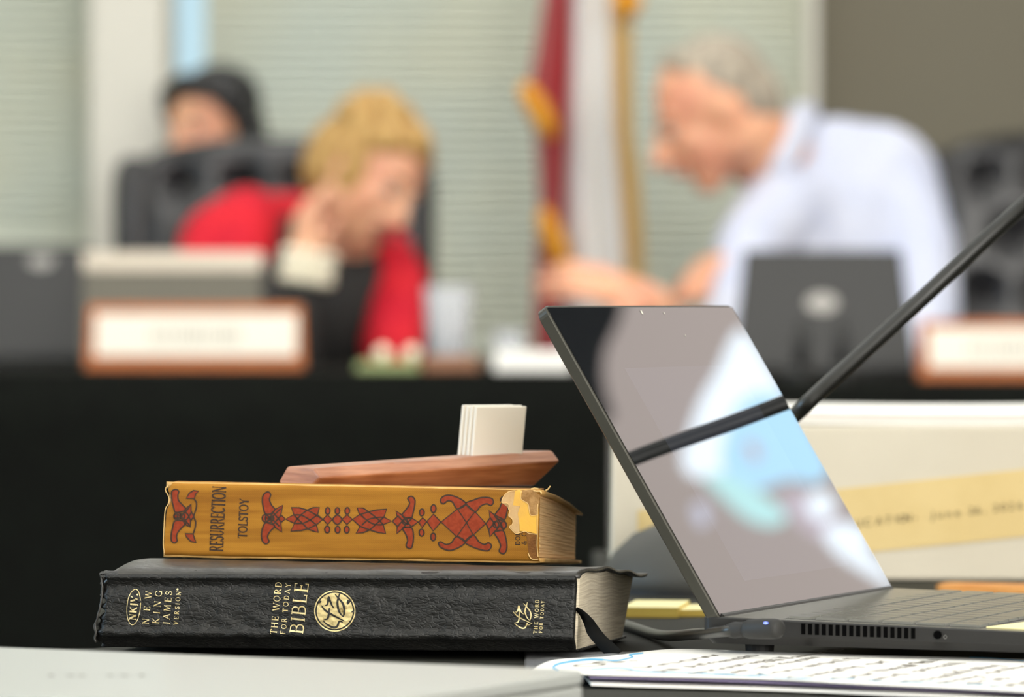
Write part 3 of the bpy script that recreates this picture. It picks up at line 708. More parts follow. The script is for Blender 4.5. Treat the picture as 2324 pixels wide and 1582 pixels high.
# ============================================================ BLACK LEATHER BOOK
bTL, bBL, bBR, bTR = P(236, 1296, 2.637), P(220, 1470, 2.637), P(1304, 1482, 2.594), P(1311, 1300, 2.594)
bn = (bBR - bBL).cross(bTL - bBL).normalized()
if bn.y > 0: bn = -bn
bua = (bBR - bBL).normalized()
bw_dir = V((math.sin(math.radians(10.5)), math.cos(math.radians(10.5)), 0))
def BB(u, v, w):       # w in 0..1 over 0.17 m
    a = bBL.lerp(bBR, u) + bw_dir * (.170 * w); b = bTL.lerp(bTR, u) + bw_dir * (.170 * w)
    a.z = a.z * (1 - w) + (TZ + .0015) * w
    ft = (.7872 * (1 - u) + .7838 * u)
    b.z = b.z * (1 - w) + ft * w + .0055 * (1 - .45 * u) * math.sin(math.pi * min(1, w ** .62)) ** 1.3
    p = a.lerp(b, v)
    p += bua * (.0055 * w * v * max(0, (u - .8) / .2))
    return p
bible = thing('book', 'thick black leather book with gilt lettering and round gold emblem, lowest of the stack', 'book', (bBL + bBR) / 2, 'books stacked on the near table')
def bprof(u, v):       # outward offset of the leather spine
    low = .155 + .030 * noise.noise(V((u * 9, 2, 1))) + .015 * noise.noise(V((u * 31, 2, 5)))
    k = .0006 * math.sin(math.pi * v)
    k += .0016 * math.exp(-((v - .92) / .035) ** 2) - .0012 * math.exp(-((v - .80) / .06) ** 2)
    k += .0014 * math.exp(-((v - low - .05) / .05) ** 2)
    if v < low: k -= .0075 * ((low - v) / low) ** .8
    if v > .95: k -= .0045 * ((v - .95) / .05) ** 1.6
    k += .0006 * noise.noise(V((u * 26, v * 7, 9))) + .0003 * noise.noise(V((u * 80, v * 20, 3)))
    return k
def BS(px, py, off=0.0):
    p = PPL(px, py, bBL, bn)
    u = (p - bBL).dot(bua) / (bBR - bBL).length
    a, b = bBL.lerp(bBR, u), bTL.lerp(bTR, u)
    v = max(0, min(1, (p.z - a.z) / (b.z - a.z)))
    return p + bn * (bprof(u, v) + off)
def bspine(a, b):
    v = b; u = a
    p = bBL.lerp(bBR, u).lerp(bTL.lerp(bTR, u), v) + bn * bprof(u, v)
    if u < .012:       # ragged headcap at the left end
        k = (.012 - u) / .012
        p += -bua * .0022 * k * (math.sin(v * 9) * .6 + noise.noise(V((v * 14, 3, 3))) * 1.4) + V((0, .006, 0)) * k ** 2
    if u > .994: p += V((0, .003, 0)) * ((u - .994) / .006) ** 2
    return p
MB().grid(bspine, 300, 70).build('spine', M['leather'], bible, smooth=True, solid=.0012, fixn=False)
def bcover(v0, v1, top):
    def fn(u, v, w):
        U = u; W = (0.0 if top else .06) + (1.03 if top else .96) * w
        vv = v0 + (v1 - v0) * v
        p = BB(U, vv, W)
        if top:
            p += bua * ((.0012 + .0035 * W) * max(0, (u - .9) / .1))
            if u > .96: p.z += (.0008 * math.sin(W * 19) - .0006 * (W ** 2)) * (u - .96) / .04
            p.z += .0007 * noise.noise(V((U * 14, W * 5, 2)))
            if u < .03: p.z -= .0045 * ((.03 - u) / .03) ** 1.6
            if w < .03: p.z -= .0012 * ((.03 - w) / .03) ** 2; 
        return p
    return fn
MB().block(bcover(.955, 1.0, True), 90, 2, 24).build('front_cover', M['leathertop'], bible, smooth=True)
MB().block(bcover(0.0, .035, False), 40, 2, 12).build('back_cover', M['leather'], bible, smooth=True)
def bpages(u, v, w):
    p = BB(.03 + .9685 * u, .035 + .915 * v, .05 + .897 * w)
    p.z += .0007 * math.sin(w * 17 + v * 5) * (v) * (1 if u > .9 else 0)
    return p
MB().block(bpages, 6, 50, 24).build('page_block', M['biblepage'], bible)
# left end: leather turned over the head of the spine
def headcap(a, b):
    th = math.pi * .5 * a
    p = bBL.lerp(bTL, .06 + .9 * b)
    bul = .0032 + .0018 * math.sin(b * 7) + .0018 * noise.noise(V((b * 9, 1, a)))
    return p - bua * bul * math.sin(th + .5) + bw_dir * (.0005 + .014 * a) + bua * .002 * a
MB().grid(headcap, 10, 40).build('headcap', M['leathertop'], bible, smooth=True, solid=.001)
nick = MB()
for (x, y, r) in ((419, 1298, 4), (440, 1296, 3), (486, 1299, 4.5), (478, 1299, 3), (232, 1300, 5), (236, 1308, 4), (1050, 1317, 2.5), (1100, 1315, 2.2)):
    nick.poly([(x + r * math.cos(a) * random.uniform(.6, 1.3) * 1.5, y + r * .6 * math.sin(a) * random.uniform(.6, 1.3)) for a in [i * .7 for i in range(9)]], BS, 3, .0004)
nick.build('leather_nicks', M['foilgap'], bible, fixn=False)
b_ = MB()
letter(b_, 'NKJV.', (309, 1408), (314.3, 1347), 15.5, BS, .0003, 1.5)
q = []
for i in range(44):
    a = 2 * math.pi * i / 44; x, y = 15.2 * math.cos(a), 40.6 * math.sin(a); r = math.radians(5.3)
    q.append((304.3 + x * math.cos(r) - y * math.sin(r), 1377.7 + x * math.sin(r) + y * math.cos(r)))
b_.stroke(q, 1.7, BS, .0003, closed=True, smooth=False)
b_.build('oval_mark', M['gold'], bible, fixn=False)
b_ = MB()
letter(b_, 'NEW', (338.6, 1417.5), (345.4, 1342), 14.8, BS, .0003, .9)
letter(b_, 'KING', (361.6, 1416.5), (368.7, 1341), 15.4, BS, .0003, .9)
letter(b_, 'JAMES', (385, 1418), (391.7, 1342), 15.4, BS, .0003, .9)
letter(b_, 'VERSION', (404.5, 1418.5), (411.4, 1342.5), 10.2, BS, .0003, 1.05)
b_.stroke([(402.7 + 1.3 * math.cos(i * .7), 1337.4 + 1.3 * math.sin(i * .7)) for i in range(9)], 2.2, BS, .0003, closed=True, smooth=False)
b_.build('edition_lettering', M['gold'], bible, fixn=False)
b_ = MB()
letter(b_, 'THE WORD', (629.5, 1440), (640, 1321.5), 15.0, BS, .0003, 1.0)
letter(b_, 'FOR TODAY', (649, 1440), (659.7, 1324.5), 11.8, BS, .0003, 1.0)
letter(b_, 'BIBLE', (689.5, 1440), (700.8, 1324), 32, BS, .0003, .72)
b_.build('title', M['gold'], bible, fixn=False)
c6, c7 = CropMap(600, 1300, 9.886), CropMap(1140, 1340, 13.18)
def circ(cx, cy, r, n=48): return [(cx + r * math.cos(2 * math.pi * i / n), cy + r * math.sin(2 * math.pi * i / n)) for i in range(n)]
em = MB().poly(circ(760.5, 1386.5, 41), BS, 4, .0003)
em.stroke(circ(760.5, 1386.5, 45.6), 2.6, BS, .0003, closed=True, smooth=False)
emo = em.build('round_emblem', M['golddisc'], bible, fixn=False)
marks6 = [c6(p) for p in ([(1285, 730), (1360, 830), (1450, 890), (1600, 980), (1810, 1080)], [(1590, 480), (1680, 580), (1770, 690), (1805, 820), (1795, 930), (1775, 992)], [(1695, 460), (1670, 560), (1650, 660), (1665, 800), (1710, 910), (1780, 990)],
                                [(1350, 1045), (1420, 1030), (1450, 960), (1460, 870), (1465, 780)], [(1365, 735), (1410, 720), (1432, 650), (1450, 550), (1490, 650), (1530, 740), (1580, 795)], [(1330, 1080), (1420, 1160), (1550, 1225), (1640, 1200), (1690, 1090), (1770, 1110)])]
b_ = MB()
for p in marks6: b_.stroke(p, 5.0, BS, .0005, taper=True)
b_.build('emblem_figure', M['foilgap'], emo, fixn=False)
b_ = MB()
for p in ([(330, 625), (420, 730), (530, 815), (700, 900), (905, 1000)], [(635, 385), (740, 490), (830, 610), (865, 720), (855, 830), (830, 900)], [(760, 345), (735, 450), (700, 540), (700, 680), (750, 810), (830, 900)],
          [(410, 955), (470, 950), (500, 880), (515, 780), (515, 600), (500, 560)], [(400, 635), (440, 645), (480, 580), (500, 460), (540, 570), (590, 660), (660, 715)], [(365, 965), (460, 1060), (600, 1130), (690, 1110), (750, 990), (770, 1030), (850, 1020)]):
    b_.stroke(c7(p), 3.0, BS, .0003, taper=True)
letter(b_, 'THE WORD', (1220.3, 1438), (1224.6, 1361), 9, BS, .0003, 1.25)
letter(b_, 'FOR TODAY', (1231.2, 1436.5), (1236.3, 1363.5), 7.4, BS, .0003, 1.3)
b_.build('foot_lettering', M['gold'], bible, fixn=False)
# ribbon marker
rp = [(1308, 1381, 2.600, 8), (1322, 1392, 2.598, 14), (1336, 1412, 2.597, 24), (1346, 1432, 2.590, 30), (1362, 1452, 2.580, 30), (1382, 1472, 2.570, 34), (1398, 1488, 2.562, 36)]
cs = spline3([P(a, b, d) for a, b, d, w in rp], 6); ws = []
for i in range(len(cs)):
    x = i / 6; j = min(int(x), len(rp) - 2); ws.append(rp[j][3] + (rp[j + 1][3] - rp[j][3]) * (x - j))
rb = MB(); L_, R_ = [], []
for i, c in enumerate(cs):
    tdir = (cs[min(i + 1, len(cs) - 1)] - cs[max(i - 1, 0)]).normalized()
    side = tdir.cross(V((0, -1, .25))).normalized()
    w = ws[i] * 2.58 / F / 2; tw = .002 * math.sin(i * .25)
    L_.append(c + side * w + V((0, tw, 0))); R_.append(c - side * w - V((0, tw, 0)))
n_ = len(cs); rb.add(L_ + R_, [(i, i + 1, n_ + i + 1, n_ + i) for i in range(n_ - 1)])
rb.build('ribbon', M['ribbon'], bible, smooth=True, solid=.0004)

# ============================================================ WOODEN HOLDER + CARDS ON THE YELLOW BOOK
ax = V((.134, .100, 0)).normalized(); pd = V((-ax.y, ax.x, 0))
N0 = P(728, 1083, 2.700); N0.z = 0
def hold(s, prof):   # ring at fraction s along the bar
    base = N0 + ax * (.168 * s)
    return [base + pd * a + V((0, 0, z)) for a, z in prof]
zb = .8345
r0 = [(.010, zb - .0004), (0.0, .8402), (.0075, .8452), (.034, .8456), (.0425, .8368), (.038, .8335)]
r1 = [(.017, zb - .0030), (0.0, .8462), (.0075, .8522), (.034, .8516), (.0425, .842), (.036, .8310)]
rings = []
for i in range(13):
    s_ = i / 12
    rings.append([V(a).lerp(V(b), 1) if False else a.lerp(b, s_) for a, b in zip(hold(s_, r0), hold(s_, r1))])
rings[-1] = [p - ax * (.006 if k in (0, 5) else 0) for k, p in enumerate(rings[-1])]
hb = MB().loft(rings)
holder = thing('card_holder', 'reddish wooden slotted block lying across the mustard book', 'card holder', hold(.5, [(.02, zb)])[0])
hb.build('block', M['walnut'], holder, bevel=.0016, seg=3)
c0 = P(1070, 1053, 2.782)
cx_dir = V((.945, .32, 0)); cn = V((-.34, .94, 0))
for i in range(4):
    o_ = c0 + cn * (i * .0062) - cx_dir * (i * .0004) + V((0, 0, -.001))
    hh = .0338 + (.0006 if i % 2 else 0)
    w_ = .0305
    cc = [o_, o_ + cx_dir * w_, o_ + cx_dir * w_ + cn * .0042, o_ + cn * .0042]
    up_ = V((.0030, .004, hh))
    lab = ['front white card of the small pack standing in the wooden holder', 'second white card from the front of the standing pack', 'third white card from the front of the standing pack', 'rearmost white card of the pack standing in the wooden holder'][i]
    tag(MB().hexa(cc + [p + up_ for p in cc]).build('card', M['card'], bevel=.0006), lab, 'card', 'white cards in the wooden holder')

# ============================================================ OPEN LAPTOP
A = P(1639, 1411, 2.56); zA = A.z
Bf = PZ(2033, 1344, zA)
hd = (Bf - A); HL = hd.length; hd.normalize()
bd = V((hd.y, -hd.x, 0))
upv = (-bd * .102 + V((0, 0, .1675))); LH = upv.length; upv.normalize()
sn = hd.cross(upv).normalized()            # screen normal, to the user
lap = thing('laptop', 'open graphite laptop seen from its left side with a glossy screen full of reflections', 'laptop', (A + Bf) / 2 + V((0, 0, TZ - zA)))
def rrect(w, h, r, n=6, dx=0, dy=0):
    pts = []
    for cx, cy, a0 in ((w - r, h - r, 0), (r, h - r, 90), (r, r, 180), (w - r, r, 270)):
        for i in range(n + 1):
            a = math.radians(a0 + 90 * i / n); pts.append((dx + cx + r * math.cos(a), dy + cy + r * math.sin(a)))
    return pts
def LS(s, t, off): return A + hd * s + upv * t + sn * off
ol = rrect(HL, LH, .006)
shrink = lambda pts, k: [(p[0] + (HL / 2 - p[0]) * k, p[1] + (LH / 2 - p[1]) * k) for p in pts]
rings = [[LS(x, y, -.0076) for x, y in shrink(ol, .018)], [LS(x, y, -.0064) for x, y in shrink(ol, .003)], [LS(x, y, -.0010) for x, y in ol], [LS(x, y, -.0004) for x, y in shrink(ol, .004)]]
lid = MB().loft(rings).build('lid', M['lidshell'], lap)
sg = rrect(HL - .0040, LH - .0035, .005, dx=.0020, dy=.0018)
# faint lit window on the display
def lidst(px, py):
    p = PPL(px, py, A, sn) - A; return p.dot(hd), p.dot(upv)
q4 = [lidst(1418, 836), lidst(1690, 836), lidst(1930, 1288), lidst(1690, 1312)]
s0_, t1_ = q4[0]; s1_ = min(HL - .02, q4[2][0]); t0_ = (q4[3][1] + q4[2][1]) / 2
e0, e1, e2, e3 = .0020, HL - .0020, .0018, LH - .0017
sb = MB().loft([[LS(x, y, -.0006) for x, y in sg], [LS(x, y, -.0001) for x, y in sg]])
for a0, a1, b0, b1 in ((e0, s0_, e2, e3), (s1_, e1, e2, e3), (s0_, s1_, e2, t0_), (s0_, s1_, t1_, e3)):
    sb.add([LS(a0, b0, 0), LS(a1, b0, 0), LS(a1, b1, 0), LS(a0, b1, 0)], [(0, 1, 2, 3)])
scr = sb.build('screen', M['screenglass'], lid, fixn=False)
MB().add([LS(s0_, t0_, 0), LS(s1_, t0_, 0), LS(s1_, t1_, 0), LS(s0_, t1_, 0)], [(0, 1, 2, 3)]).build('display_window', M['display'], lid, fixn=False)
for nm_, px, py, r in (('camera_lens', 1456, 709, .0011), ('sensor_dot', 1507, 711, .0006), ('dust_speck', 1555, 762, .0005)):
    s_, t__ = lidst(px, py)
    MB().add([LS(s_ + r * math.cos(a * .6), t__ + r * math.sin(a * .6) * 1.4, .00018) for a in range(10)], [tuple(range(10))]).build(nm_, M['speck'], lid, fixn=False)
# base
def DK(s, t, dz=0.0): p = A + hd * s + bd * t; p.z = .7714 - .0200 * t + dz; return p
BD = .208
def bpt(s, t, z): p = A + hd * s + bd * t; p.z = z; return p
orr = rrect(HL, BD + .012, .006, dx=0, dy=-.012)
def zt(t): return .7714 - .0200 * t
rings = [[bpt(s * .97 + .004, t * .97 + .003, .7572) for s, t in orr], [bpt(s, t, .7622 - .004 * max(0, t)) for s, t in orr], [bpt(s, t, zt(t) - .0006) for s, t in orr], [bpt(s * .996 + .0006, t * .996 + .0003, zt(t)) for s, t in orr]]
base = MB().loft(rings).build('base', M['lapside'], lap)
dk_ = [bpt(s * .990 + .0014, t * .990 + .001, zt(t * .99) + .00004) for s, t in orr]
MB().loft([dk_, [p + V((0, 0, .00006)) for p in dk_]]).build('deck', M['lapgrey'], base)
# side trim: vents, jack, icon
vent = MB()
sd = -hd
for i in range(17):
    px = 1818 + i * (2072 - 1818) / 16.3
    yt = 1415 + (px - 1818) * .042; yb = 1440 + (px - 1818) * .040
    a_ = PPL(px, yt, bpt(-.0004, 0, 0), hd); c_ = PPL(px + 9, yb, bpt(-.0004, 0, 0), hd)
    tt0, tt1 = (a_ - A).dot(bd), (c_ - A).dot(bd)
    vent.hexa([bpt(-.0003, tt0, c_.z), bpt(-.0003, tt1, c_.z), bpt(.002, tt1, c_.z), bpt(.002, tt0, c_.z), bpt(-.0003, tt0, a_.z), bpt(-.0003, tt1, a_.z), bpt(.002, tt1, a_.z), bpt(.002, tt0, a_.z)])
vent.build('vent', M['hole'], base)
jc = PPL(2128, 1441, bpt(-.0002, 0, 0), hd)
MB().lathe(jc, [(.0022, 0), (.0022, .0005), (.0017, .0006)], 20, -hd).build('headphone_jack', M['hole'], base)
ic = MB(); ip = lambda x, y, off: PPL(x, y, bpt(-.0004, 0, 0), hd)
ic.stroke([(2142, 1444), (2146, 1441), (2149, 1446), (2146, 1450), (2142, 1448)], 1.2, ip, 0, closed=True, smooth=False)
ic.build('port_icon', M['emblem'], base, fixn=False)
for s_, t__ in ((.03, .01), (HL - .03, .01), (.03, BD - .03), (HL - .03, BD - .03)):
    c_ = A + hd * s_ + bd * t__; MB().lathe((c_.x, c_.y, TZ), [(.007, 0), (.008, .0132)], 20).build('foot', M['rubber'], base)
MB().tube([bpt(.004, -.003, zA + .0005), bpt(HL - .004, -.003, zA + .0005)], .0036, 14).build('hinge', M['lapside'], lap)
# keyboard
kb = MB()
k0, k1 = .031, .140
kb.hexa([DK(.010, k0, .00012), DK(HL - .010, k0, .00012), DK(HL - .010, k1, .00012), DK(.010, k1, .00012), DK(.010, k0, .00022), DK(HL - .010, k0, .00022), DK(HL - .010, k1, .00022), DK(.010, k1, .00022)])
kbo = kb.build('keyboard', M['blackplastic'], base)
rows = [(.0325, .0125, [1] * 15), (.0475, .0165, [1] * 13 + [2]), (.0660, .0165, [1.5] + [1] * 12 + [1.5]), (.0845, .0165, [1.8] + [1] * 11 + [2.2]), (.1030, .0165, [2.3] + [1] * 10 + [2.7]), (.1215, .0165, [1, 1, 1, 1, 5, 1, 1, 1, 1, 1, 1])]
for t0, th, ws_ in rows:
    tot = sum(ws_); uw = (HL - .024) / tot; s_ = .012
    for w in ws_:
        a0, a1 = s_ + .0009, s_ + uw * w - .0009
        k_ = MB().hexa([DK(a0, t0, .0001), DK(a1, t0, .0001), DK(a1, t0 + th, .0001), DK(a0, t0 + th, .0001), DK(a0 + .0006, t0 + .0005, .0014), DK(a1 - .0006, t0 + .0005, .0014), DK(a1 - .0006, t0 + th - .0005, .0014), DK(a0 + .0006, t0 + th - .0005, .0014)])
        k_.build('key', M['key'], kbo)
        s_ += uw * w
MB().hexa([DK(HL / 2 - .05, .148, .0001), DK(HL / 2 + .05, .148, .0001), DK(HL / 2 + .05, .2, .0001), DK(HL / 2 - .05, .2, .0001), DK(HL / 2 - .05, .148, .0003), DK(HL / 2 + .05, .148, .0003), DK(HL / 2 + .05, .2, .0003), DK(HL / 2 - .05, .2, .0003)]).build('touchpad', M['lapgrey'], base)
# sticky note lying on the palm rest
sc_ = [DK(.012, .142, .0003), DK(.012, .205, .0003), DK(.078, .210, .0003), DK(.070, .150, .0003)]
tag(MB().hexa(sc_ + [p + V((0, 0, .0006)) for p in sc_]).build('sticky_note', M['sticky']), 'pale yellow note lying on the palm rest of the open laptop', 'note')

# charging cable
cb = thing('charging_cable', 'black charging cable plugged into the open laptop, lit by a tiny blue light', 'cable', P(1500, 1440, 2.7))
q0 = [P(1672, 1430, 2.535), P(1640, 1433, 2.545), P(1580, 1439, 2.60), P(1500, 1442, 2.74), P(1425, 1438, 2.84), P(1340, 1430, 2.95), P(1250, 1420, 3.02), P(1150, 1410, 3.08)]
for p in q0: p.z = max(p.z, TZ + .0034)
MB().tube(spline3(q0), .0030, 12).build('cord', M['cable'], cb, smooth=True)
MB().tube([P(1652, 1431, 2.540), P(1668, 1430, 2.537), P(1684, 1429, 2.535), P(1700, 1429, 2.533)], [.0034, .0044, .0040, .0048], 14).build('strain_relief', M['rubber'], cb, smooth=True)
pc = [P(1690, 1429, 2.5335), P(1700, 1428, 2.532), P(1730, 1427, 2.524), P(1758, 1427, 2.519), P(1768, 1428, 2.517), P(1772, 1428, 2.516)]
MB().tube(pc, [.0040, .0050, .0054, .0054, .0048, .0028], 18).build('plug', M['rubber'], cb, smooth=True)
lp = P(1738, 1414, 2.5165)
MB().ell(lp, (.0013, .0010, .0006)).build('indicator_light', M['led'], cb)
q1 = [PZ(1640, 1458, TZ + .002), PZ(1580, 1455, TZ + .0022), PZ(1500, 1462, TZ + .002), PZ(1420, 1466, TZ + .002)]

# ============================================================ MICROPHONE
mc = PZ(1606, 1341, TZ)
mic = thing('microphone', 'gooseneck microphone with domed grey base behind the open laptop', 'microphone', mc)
MB().lathe(mc, [(.068, 0), (.0720, .005), (.0705, .013), (.063, .026), (.050, .038), (.034, .045), (.016, .048), (.012, .056)], 48).build('base', M['micgrey'], mic, smooth=True)
MB().lathe(mc, [(.0715, 0), (.0715, .0035), (.067, .0038)], 48).build('base_ring', M['rubber'], mic)
g0 = mc + V((0, 0, .054))
gp = [g0, g0 + V((.003, -.01, .030)), P(1690, 1052, 3.08), P(1745, 994, 2.98), P(1812, 935, 2.930), P(1870, 880, 2.9215), P(2060, 708, 2.919), P(2324, 465, 2.917), P(2560, 275, 2.89), P(2700, 200, 2.85)]
MB().tube(spline3(gp, 10), .0049, 18).build('gooseneck', M['micblack'], mic, smooth=True)
hd0 = gp[-1]; hdir = (gp[-1] - gp[-2]).normalized()
MB().tube([hd0 - hdir * .005, hd0 + hdir * .004, hd0 + hdir * .035, hd0 + hdir * .045], [.006, .0095, .0105, .006], 20).build('capsule', M['micblack'], mic, smooth=True)

# ============================================================ CREAM BOX BEHIND THE LAPTOP
rz = math.radians(-3)
bx = V((math.cos(rz), math.sin(rz), 0)); by = V((-math.sin(rz), math.cos(rz), 0))
o0 = P(1388, 1316, 3.37); o0.z = TZ + .0006
BW, BDp, BH = .46, .30, .107
def BX(a, b, c): return o0 + bx * a + by * b + V((0, 0, c))
box = thing('storage_box', 'low cream cardboard box with a manila strip label, heaped with white paper', 'box', BX(BW / 2, BDp / 2, 0))
cs_ = lambda a0, a1, b0, b1, c0, c1: [BX(a0, b0, c0), BX(a1, b0, c0), BX(a1, b1, c0), BX(a0, b1, c0), BX(a0, b0, c1), BX(a1, b0, c1), BX(a1, b1, c1), BX(a0, b1, c1)]
bm_ = MB(); tk = .004
bm_.hexa(cs_(0, BW, 0, tk, 0, BH)); bm_.hexa(cs_(0, BW, BDp - tk, BDp, 0, BH)); bm_.hexa(cs_(0, tk, tk, BDp - tk, 0, BH)); bm_.hexa(cs_(BW - tk, BW, tk, BDp - tk, 0, BH)); bm_.hexa(cs_(tk, BW - tk, tk, BDp - tk, 0, tk))
bm_.build('box_body', M['boxcream'], box, bevel=.002)
fp, fnm = BX(0, -.0003, 0), -by
FB = lambda x, y, off: PPL(x, y, BX(0, 0, 0), by) - by * off
lb = MB(); lb.poly([(1447, 1158), (1900, 1110), (2324, 1065), (2560, 1040), (2560, 1194), (2324, 1218), (1985, 1252), (1447, 1305)], FB, None, .0006)
lbo = lb.build('label_strip', M['manila'], box, solid=.0004, fixn=False)
def text_mesh(txt):
    cu = bpy.data.curves.new('tmp', 'FONT'); cu.body = txt; cu.size = 1.0; cu.resolution_u = 3
    ob = bpy.data.objects.new('tmp', cu); COL.objects.link(ob)
    bpy.context.view_layer.update()
    dg = bpy.context.evaluated_depsgraph_get(); ev = ob.evaluated_get(dg); me = ev.to_mesh()
    vs = [(v.co.x, v.co.y) for v in me.vertices]; fs = [tuple(p.vertices) for p in me.polygons]
    ev.to_mesh_clear(); bpy.data.objects.remove(ob); bpy.data.curves.remove(cu)
    return vs, fs
lt = MB()
for ch, cx_ in zip('EDUCATION-June26,2026', [1885, 1905, 1948, 1969, 1995, 2016, 2034, 2047, 2060, 2078, 2116, 2134, 2153, 2173, 2204, 2219, 2234, 2260, 2277, 2295, 2315]):
    vs, fs = text_mesh(ch); w = max(v[0] for v in vs) + min(v[0] for v in vs); y0_ = 1196 - (cx_ - 1948) * .111
    lt.add([FB(cx_ + (v[0] - w / 2) * 25, y0_ - v[1] * 25 - (v[0] - w / 2) * 2.6, .0016) for v in vs], fs)
lt.build('typed_line', M['typeink'], lbo, fixn=False)
# white paper heaped in the box
for i in range(5):
    z0_ = BH + .0008 + i * .0018
    ox, oy = random.uniform(-.003, .003), random.uniform(-.002, .004)
    def shf(u, v, w, z0_=z0_, ox=ox, oy=oy, i=i):
        c = BX(.008 + ox + u * (BW - .016), .003 + oy + v * (BDp - .01), z0_ + w * .0015 + .0005 * math.sin(u * 9)); return c
    tag(MB().block(shf, 20, 2, 1).build('paper_bundle', M['paperwhite'] if i != 3 else M['paperpink']), ['lowest bundle of white paper filling the cream box', 'second bundle of white paper up from the rim of the cream box', 'middle bundle of white paper in the cream box', 'pinkish white bundle of paper just under the top one in the box', 'topmost white bundle of paper on the cream box'][i], 'paper', 'paper bundles in the cream box')
# honey wood stick
st0, st1 = PZ(2128, 1344, TZ), PZ(2480, 1352, TZ)
sdir = (st1 - st0).normalized(); sp_ = V((-sdir.y, sdir.x, 0))
rg = []
for f_, s_ in ((0, .55), (.004, .9), (.008, 1), (1, 1)):
    L0 = f_ if f_ < .5 else (st1 - st0).length
    c = st0 + sdir * L0 + V((0, 0, .0035))
    rg.append([c + sp_ * (x * s_) + V((0, 0, z * s_)) for x, z in ((-.009, -.0035), (.009, -.0035), (.009, .003), (-.009, .003))])
tag(MB().loft(rg).build('wooden_bar', M['oakstick'], bevel=.0012), 'flat honey coloured wooden bar lying in front of the cream box', 'wooden bar')
# sticky pads
def pad(near, wd, dp, ang, th, lab):
    c = PZ(near[0], near[1], TZ); u = V((math.cos(ang), math.sin(ang), 0)); v = V((-math.sin(ang), math.cos(ang), 0))
    t = thing('sticky_note_pad', lab, 'note pad', c + u * wd / 2 + v * dp / 2)
    q = [c, c + u * wd, c + u * wd + v * dp, c + v * dp]
    MB().hexa(q + [p + V((0, 0, th - .0004)) for p in q]).build('pad', M['stickyedge'], t, bevel=.0004)
    q = [p + V((0, 0, th - .0004)) for p in q]
    MB().hexa(q + [p + V((0, 0, .0005)) for p in q]).build('top_note', M['sticky'], t)
pad((1413, 1402), .034, .07, math.radians(-8), .0065, 'yellow sticky note pad between the leather book and the laptop lid')
pad((1536, 1401), .036, .05, math.radians(12), .0045, 'thin yellow sticky note pad half behind the laptop lid')

# crumpled black fabric under the bible corner
def cloth(u, v):
    px = 1190 + u * 500; 
    d = 2.47 + v * .20
    p = V(((px - 1162) * d / F, d, TZ))
    h_ = .0068 * math.exp(-((u - .38) / .20) ** 2) * math.exp(-((v - .42) / .20) ** 2) + .0042 * math.exp(-((u - .75) / .16) ** 2) * math.exp(-((v - .35) / .2) ** 2)
    h_ += .0016 * abs(noise.noise(V((u * 7, v * 5, 2))))
    e = min(1, min(u, 1 - u) / .06) * min(1, min(v, 1 - v) / .1)
    p.z += .0004 + h_ * e; return p
tag(MB().grid(cloth, 70, 30).build('cloth', M['blackcloth'], smooth=True, solid=-.0008), 'rumpled black fabric beside the foot of the leather book', 'cloth')

# ============================================================ PAPERS
def sheet(far, near, z, th, m, lab, wav=.0006, seed=0, split=True, parent=None):
    fs_, ns_ = spline2(far, False, 8), spline2(near, False, 8)
    def at_(poly, u):
        x = u * (len(poly) - 1); i = min(int(x), len(poly) - 2); return poly[i].lerp(poly[i + 1], x - i)
    def fn(u, v, w):
        a, b = at_(ns_, u), at_(fs_, u)
        pa, pb = PZ(a.x, a.y, z + th), PZ(b.x, b.y, z + th)
        p = pa.lerp(pb, v); p.z = z + w * th + wav * math.sin(u * 8 + seed) * (.4 + .6 * (1 - v)); return p
    o = MB().block(fn, 60, 8, 1).build('paper_sheet', m, smooth=False)
    return tag(o, lab, 'paper', 'handwritten papers beside the laptop')
sheet([(1300, 1504), (1700, 1496), (2100, 1508), (2700, 1545)], [(1342, 1551), (1750, 1561), (2050, 1576), (2330, 1588), (2700, 1604)], TZ + .0016, .0012, M['paperwhite'], 'bottom white sheet of the handwritten papers', .0004, 3)
sheet([(1300, 1502), (1700, 1494), (2100, 1506), (2700, 1540)], [(1338, 1537), (1750, 1547), (2050, 1560), (2330, 1573), (2700, 1592)], TZ + .0042, .0010, M['purple'], 'purple sheet standing in for the shaded gap between the white papers', .0004, 1)  # purple tint stands in for shade between the curled pages
ZP = TZ + .0066
farE = [(1222, 1511), (1262, 1497), (1362, 1491), (1400, 1487), (1530, 1473), (1720, 1478), (1960, 1486), (2330, 1496), (2700, 1512)]
nearE = [(1205, 1520), (1300, 1528), (1420, 1532), (1600, 1536), (1750, 1540), (1950, 1551), (2150, 1560), (2330, 1569), (2700, 1588)]
top_sheet = sheet(farE, nearE, ZP, .0006, M['paperwhite'], 'top white sheet covered in grey handwriting inside blue cloud outlines', .0, 0)
PT = lambda x, y, off: PZ(x, y, ZP + .0006 + off)
mk = MB()
for pts, w in (([(1268, 1521), (1256, 1514), (1274, 1505), (1330, 1497), (1368, 1497)], 5), ([(1368, 1497), (1400, 1499), (1436, 1491), (1428, 1486), (1460, 1482)], 3.2),
               ([(1340, 1520), (1408, 1516), (1460, 1524), (1560, 1527), (1640, 1531), (1718, 1534), (1726, 1530)], 2.6), ([(1722, 1530), (1760, 1537), (1850, 1541), (1940, 1541)], 2.2),
               ([(1948, 1541), (2000, 1547), (2090, 1549), (2118, 1546), (2150, 1552), (2270, 1556)], 1.8), ([(2200, 1492), (2260, 1494), (2324, 1500)], 1.8)):
    MB().stroke(pts, w, PT, .00012).build('blue_outline', M['markerblue'], top_sheet, fixn=False)
hw = MB()
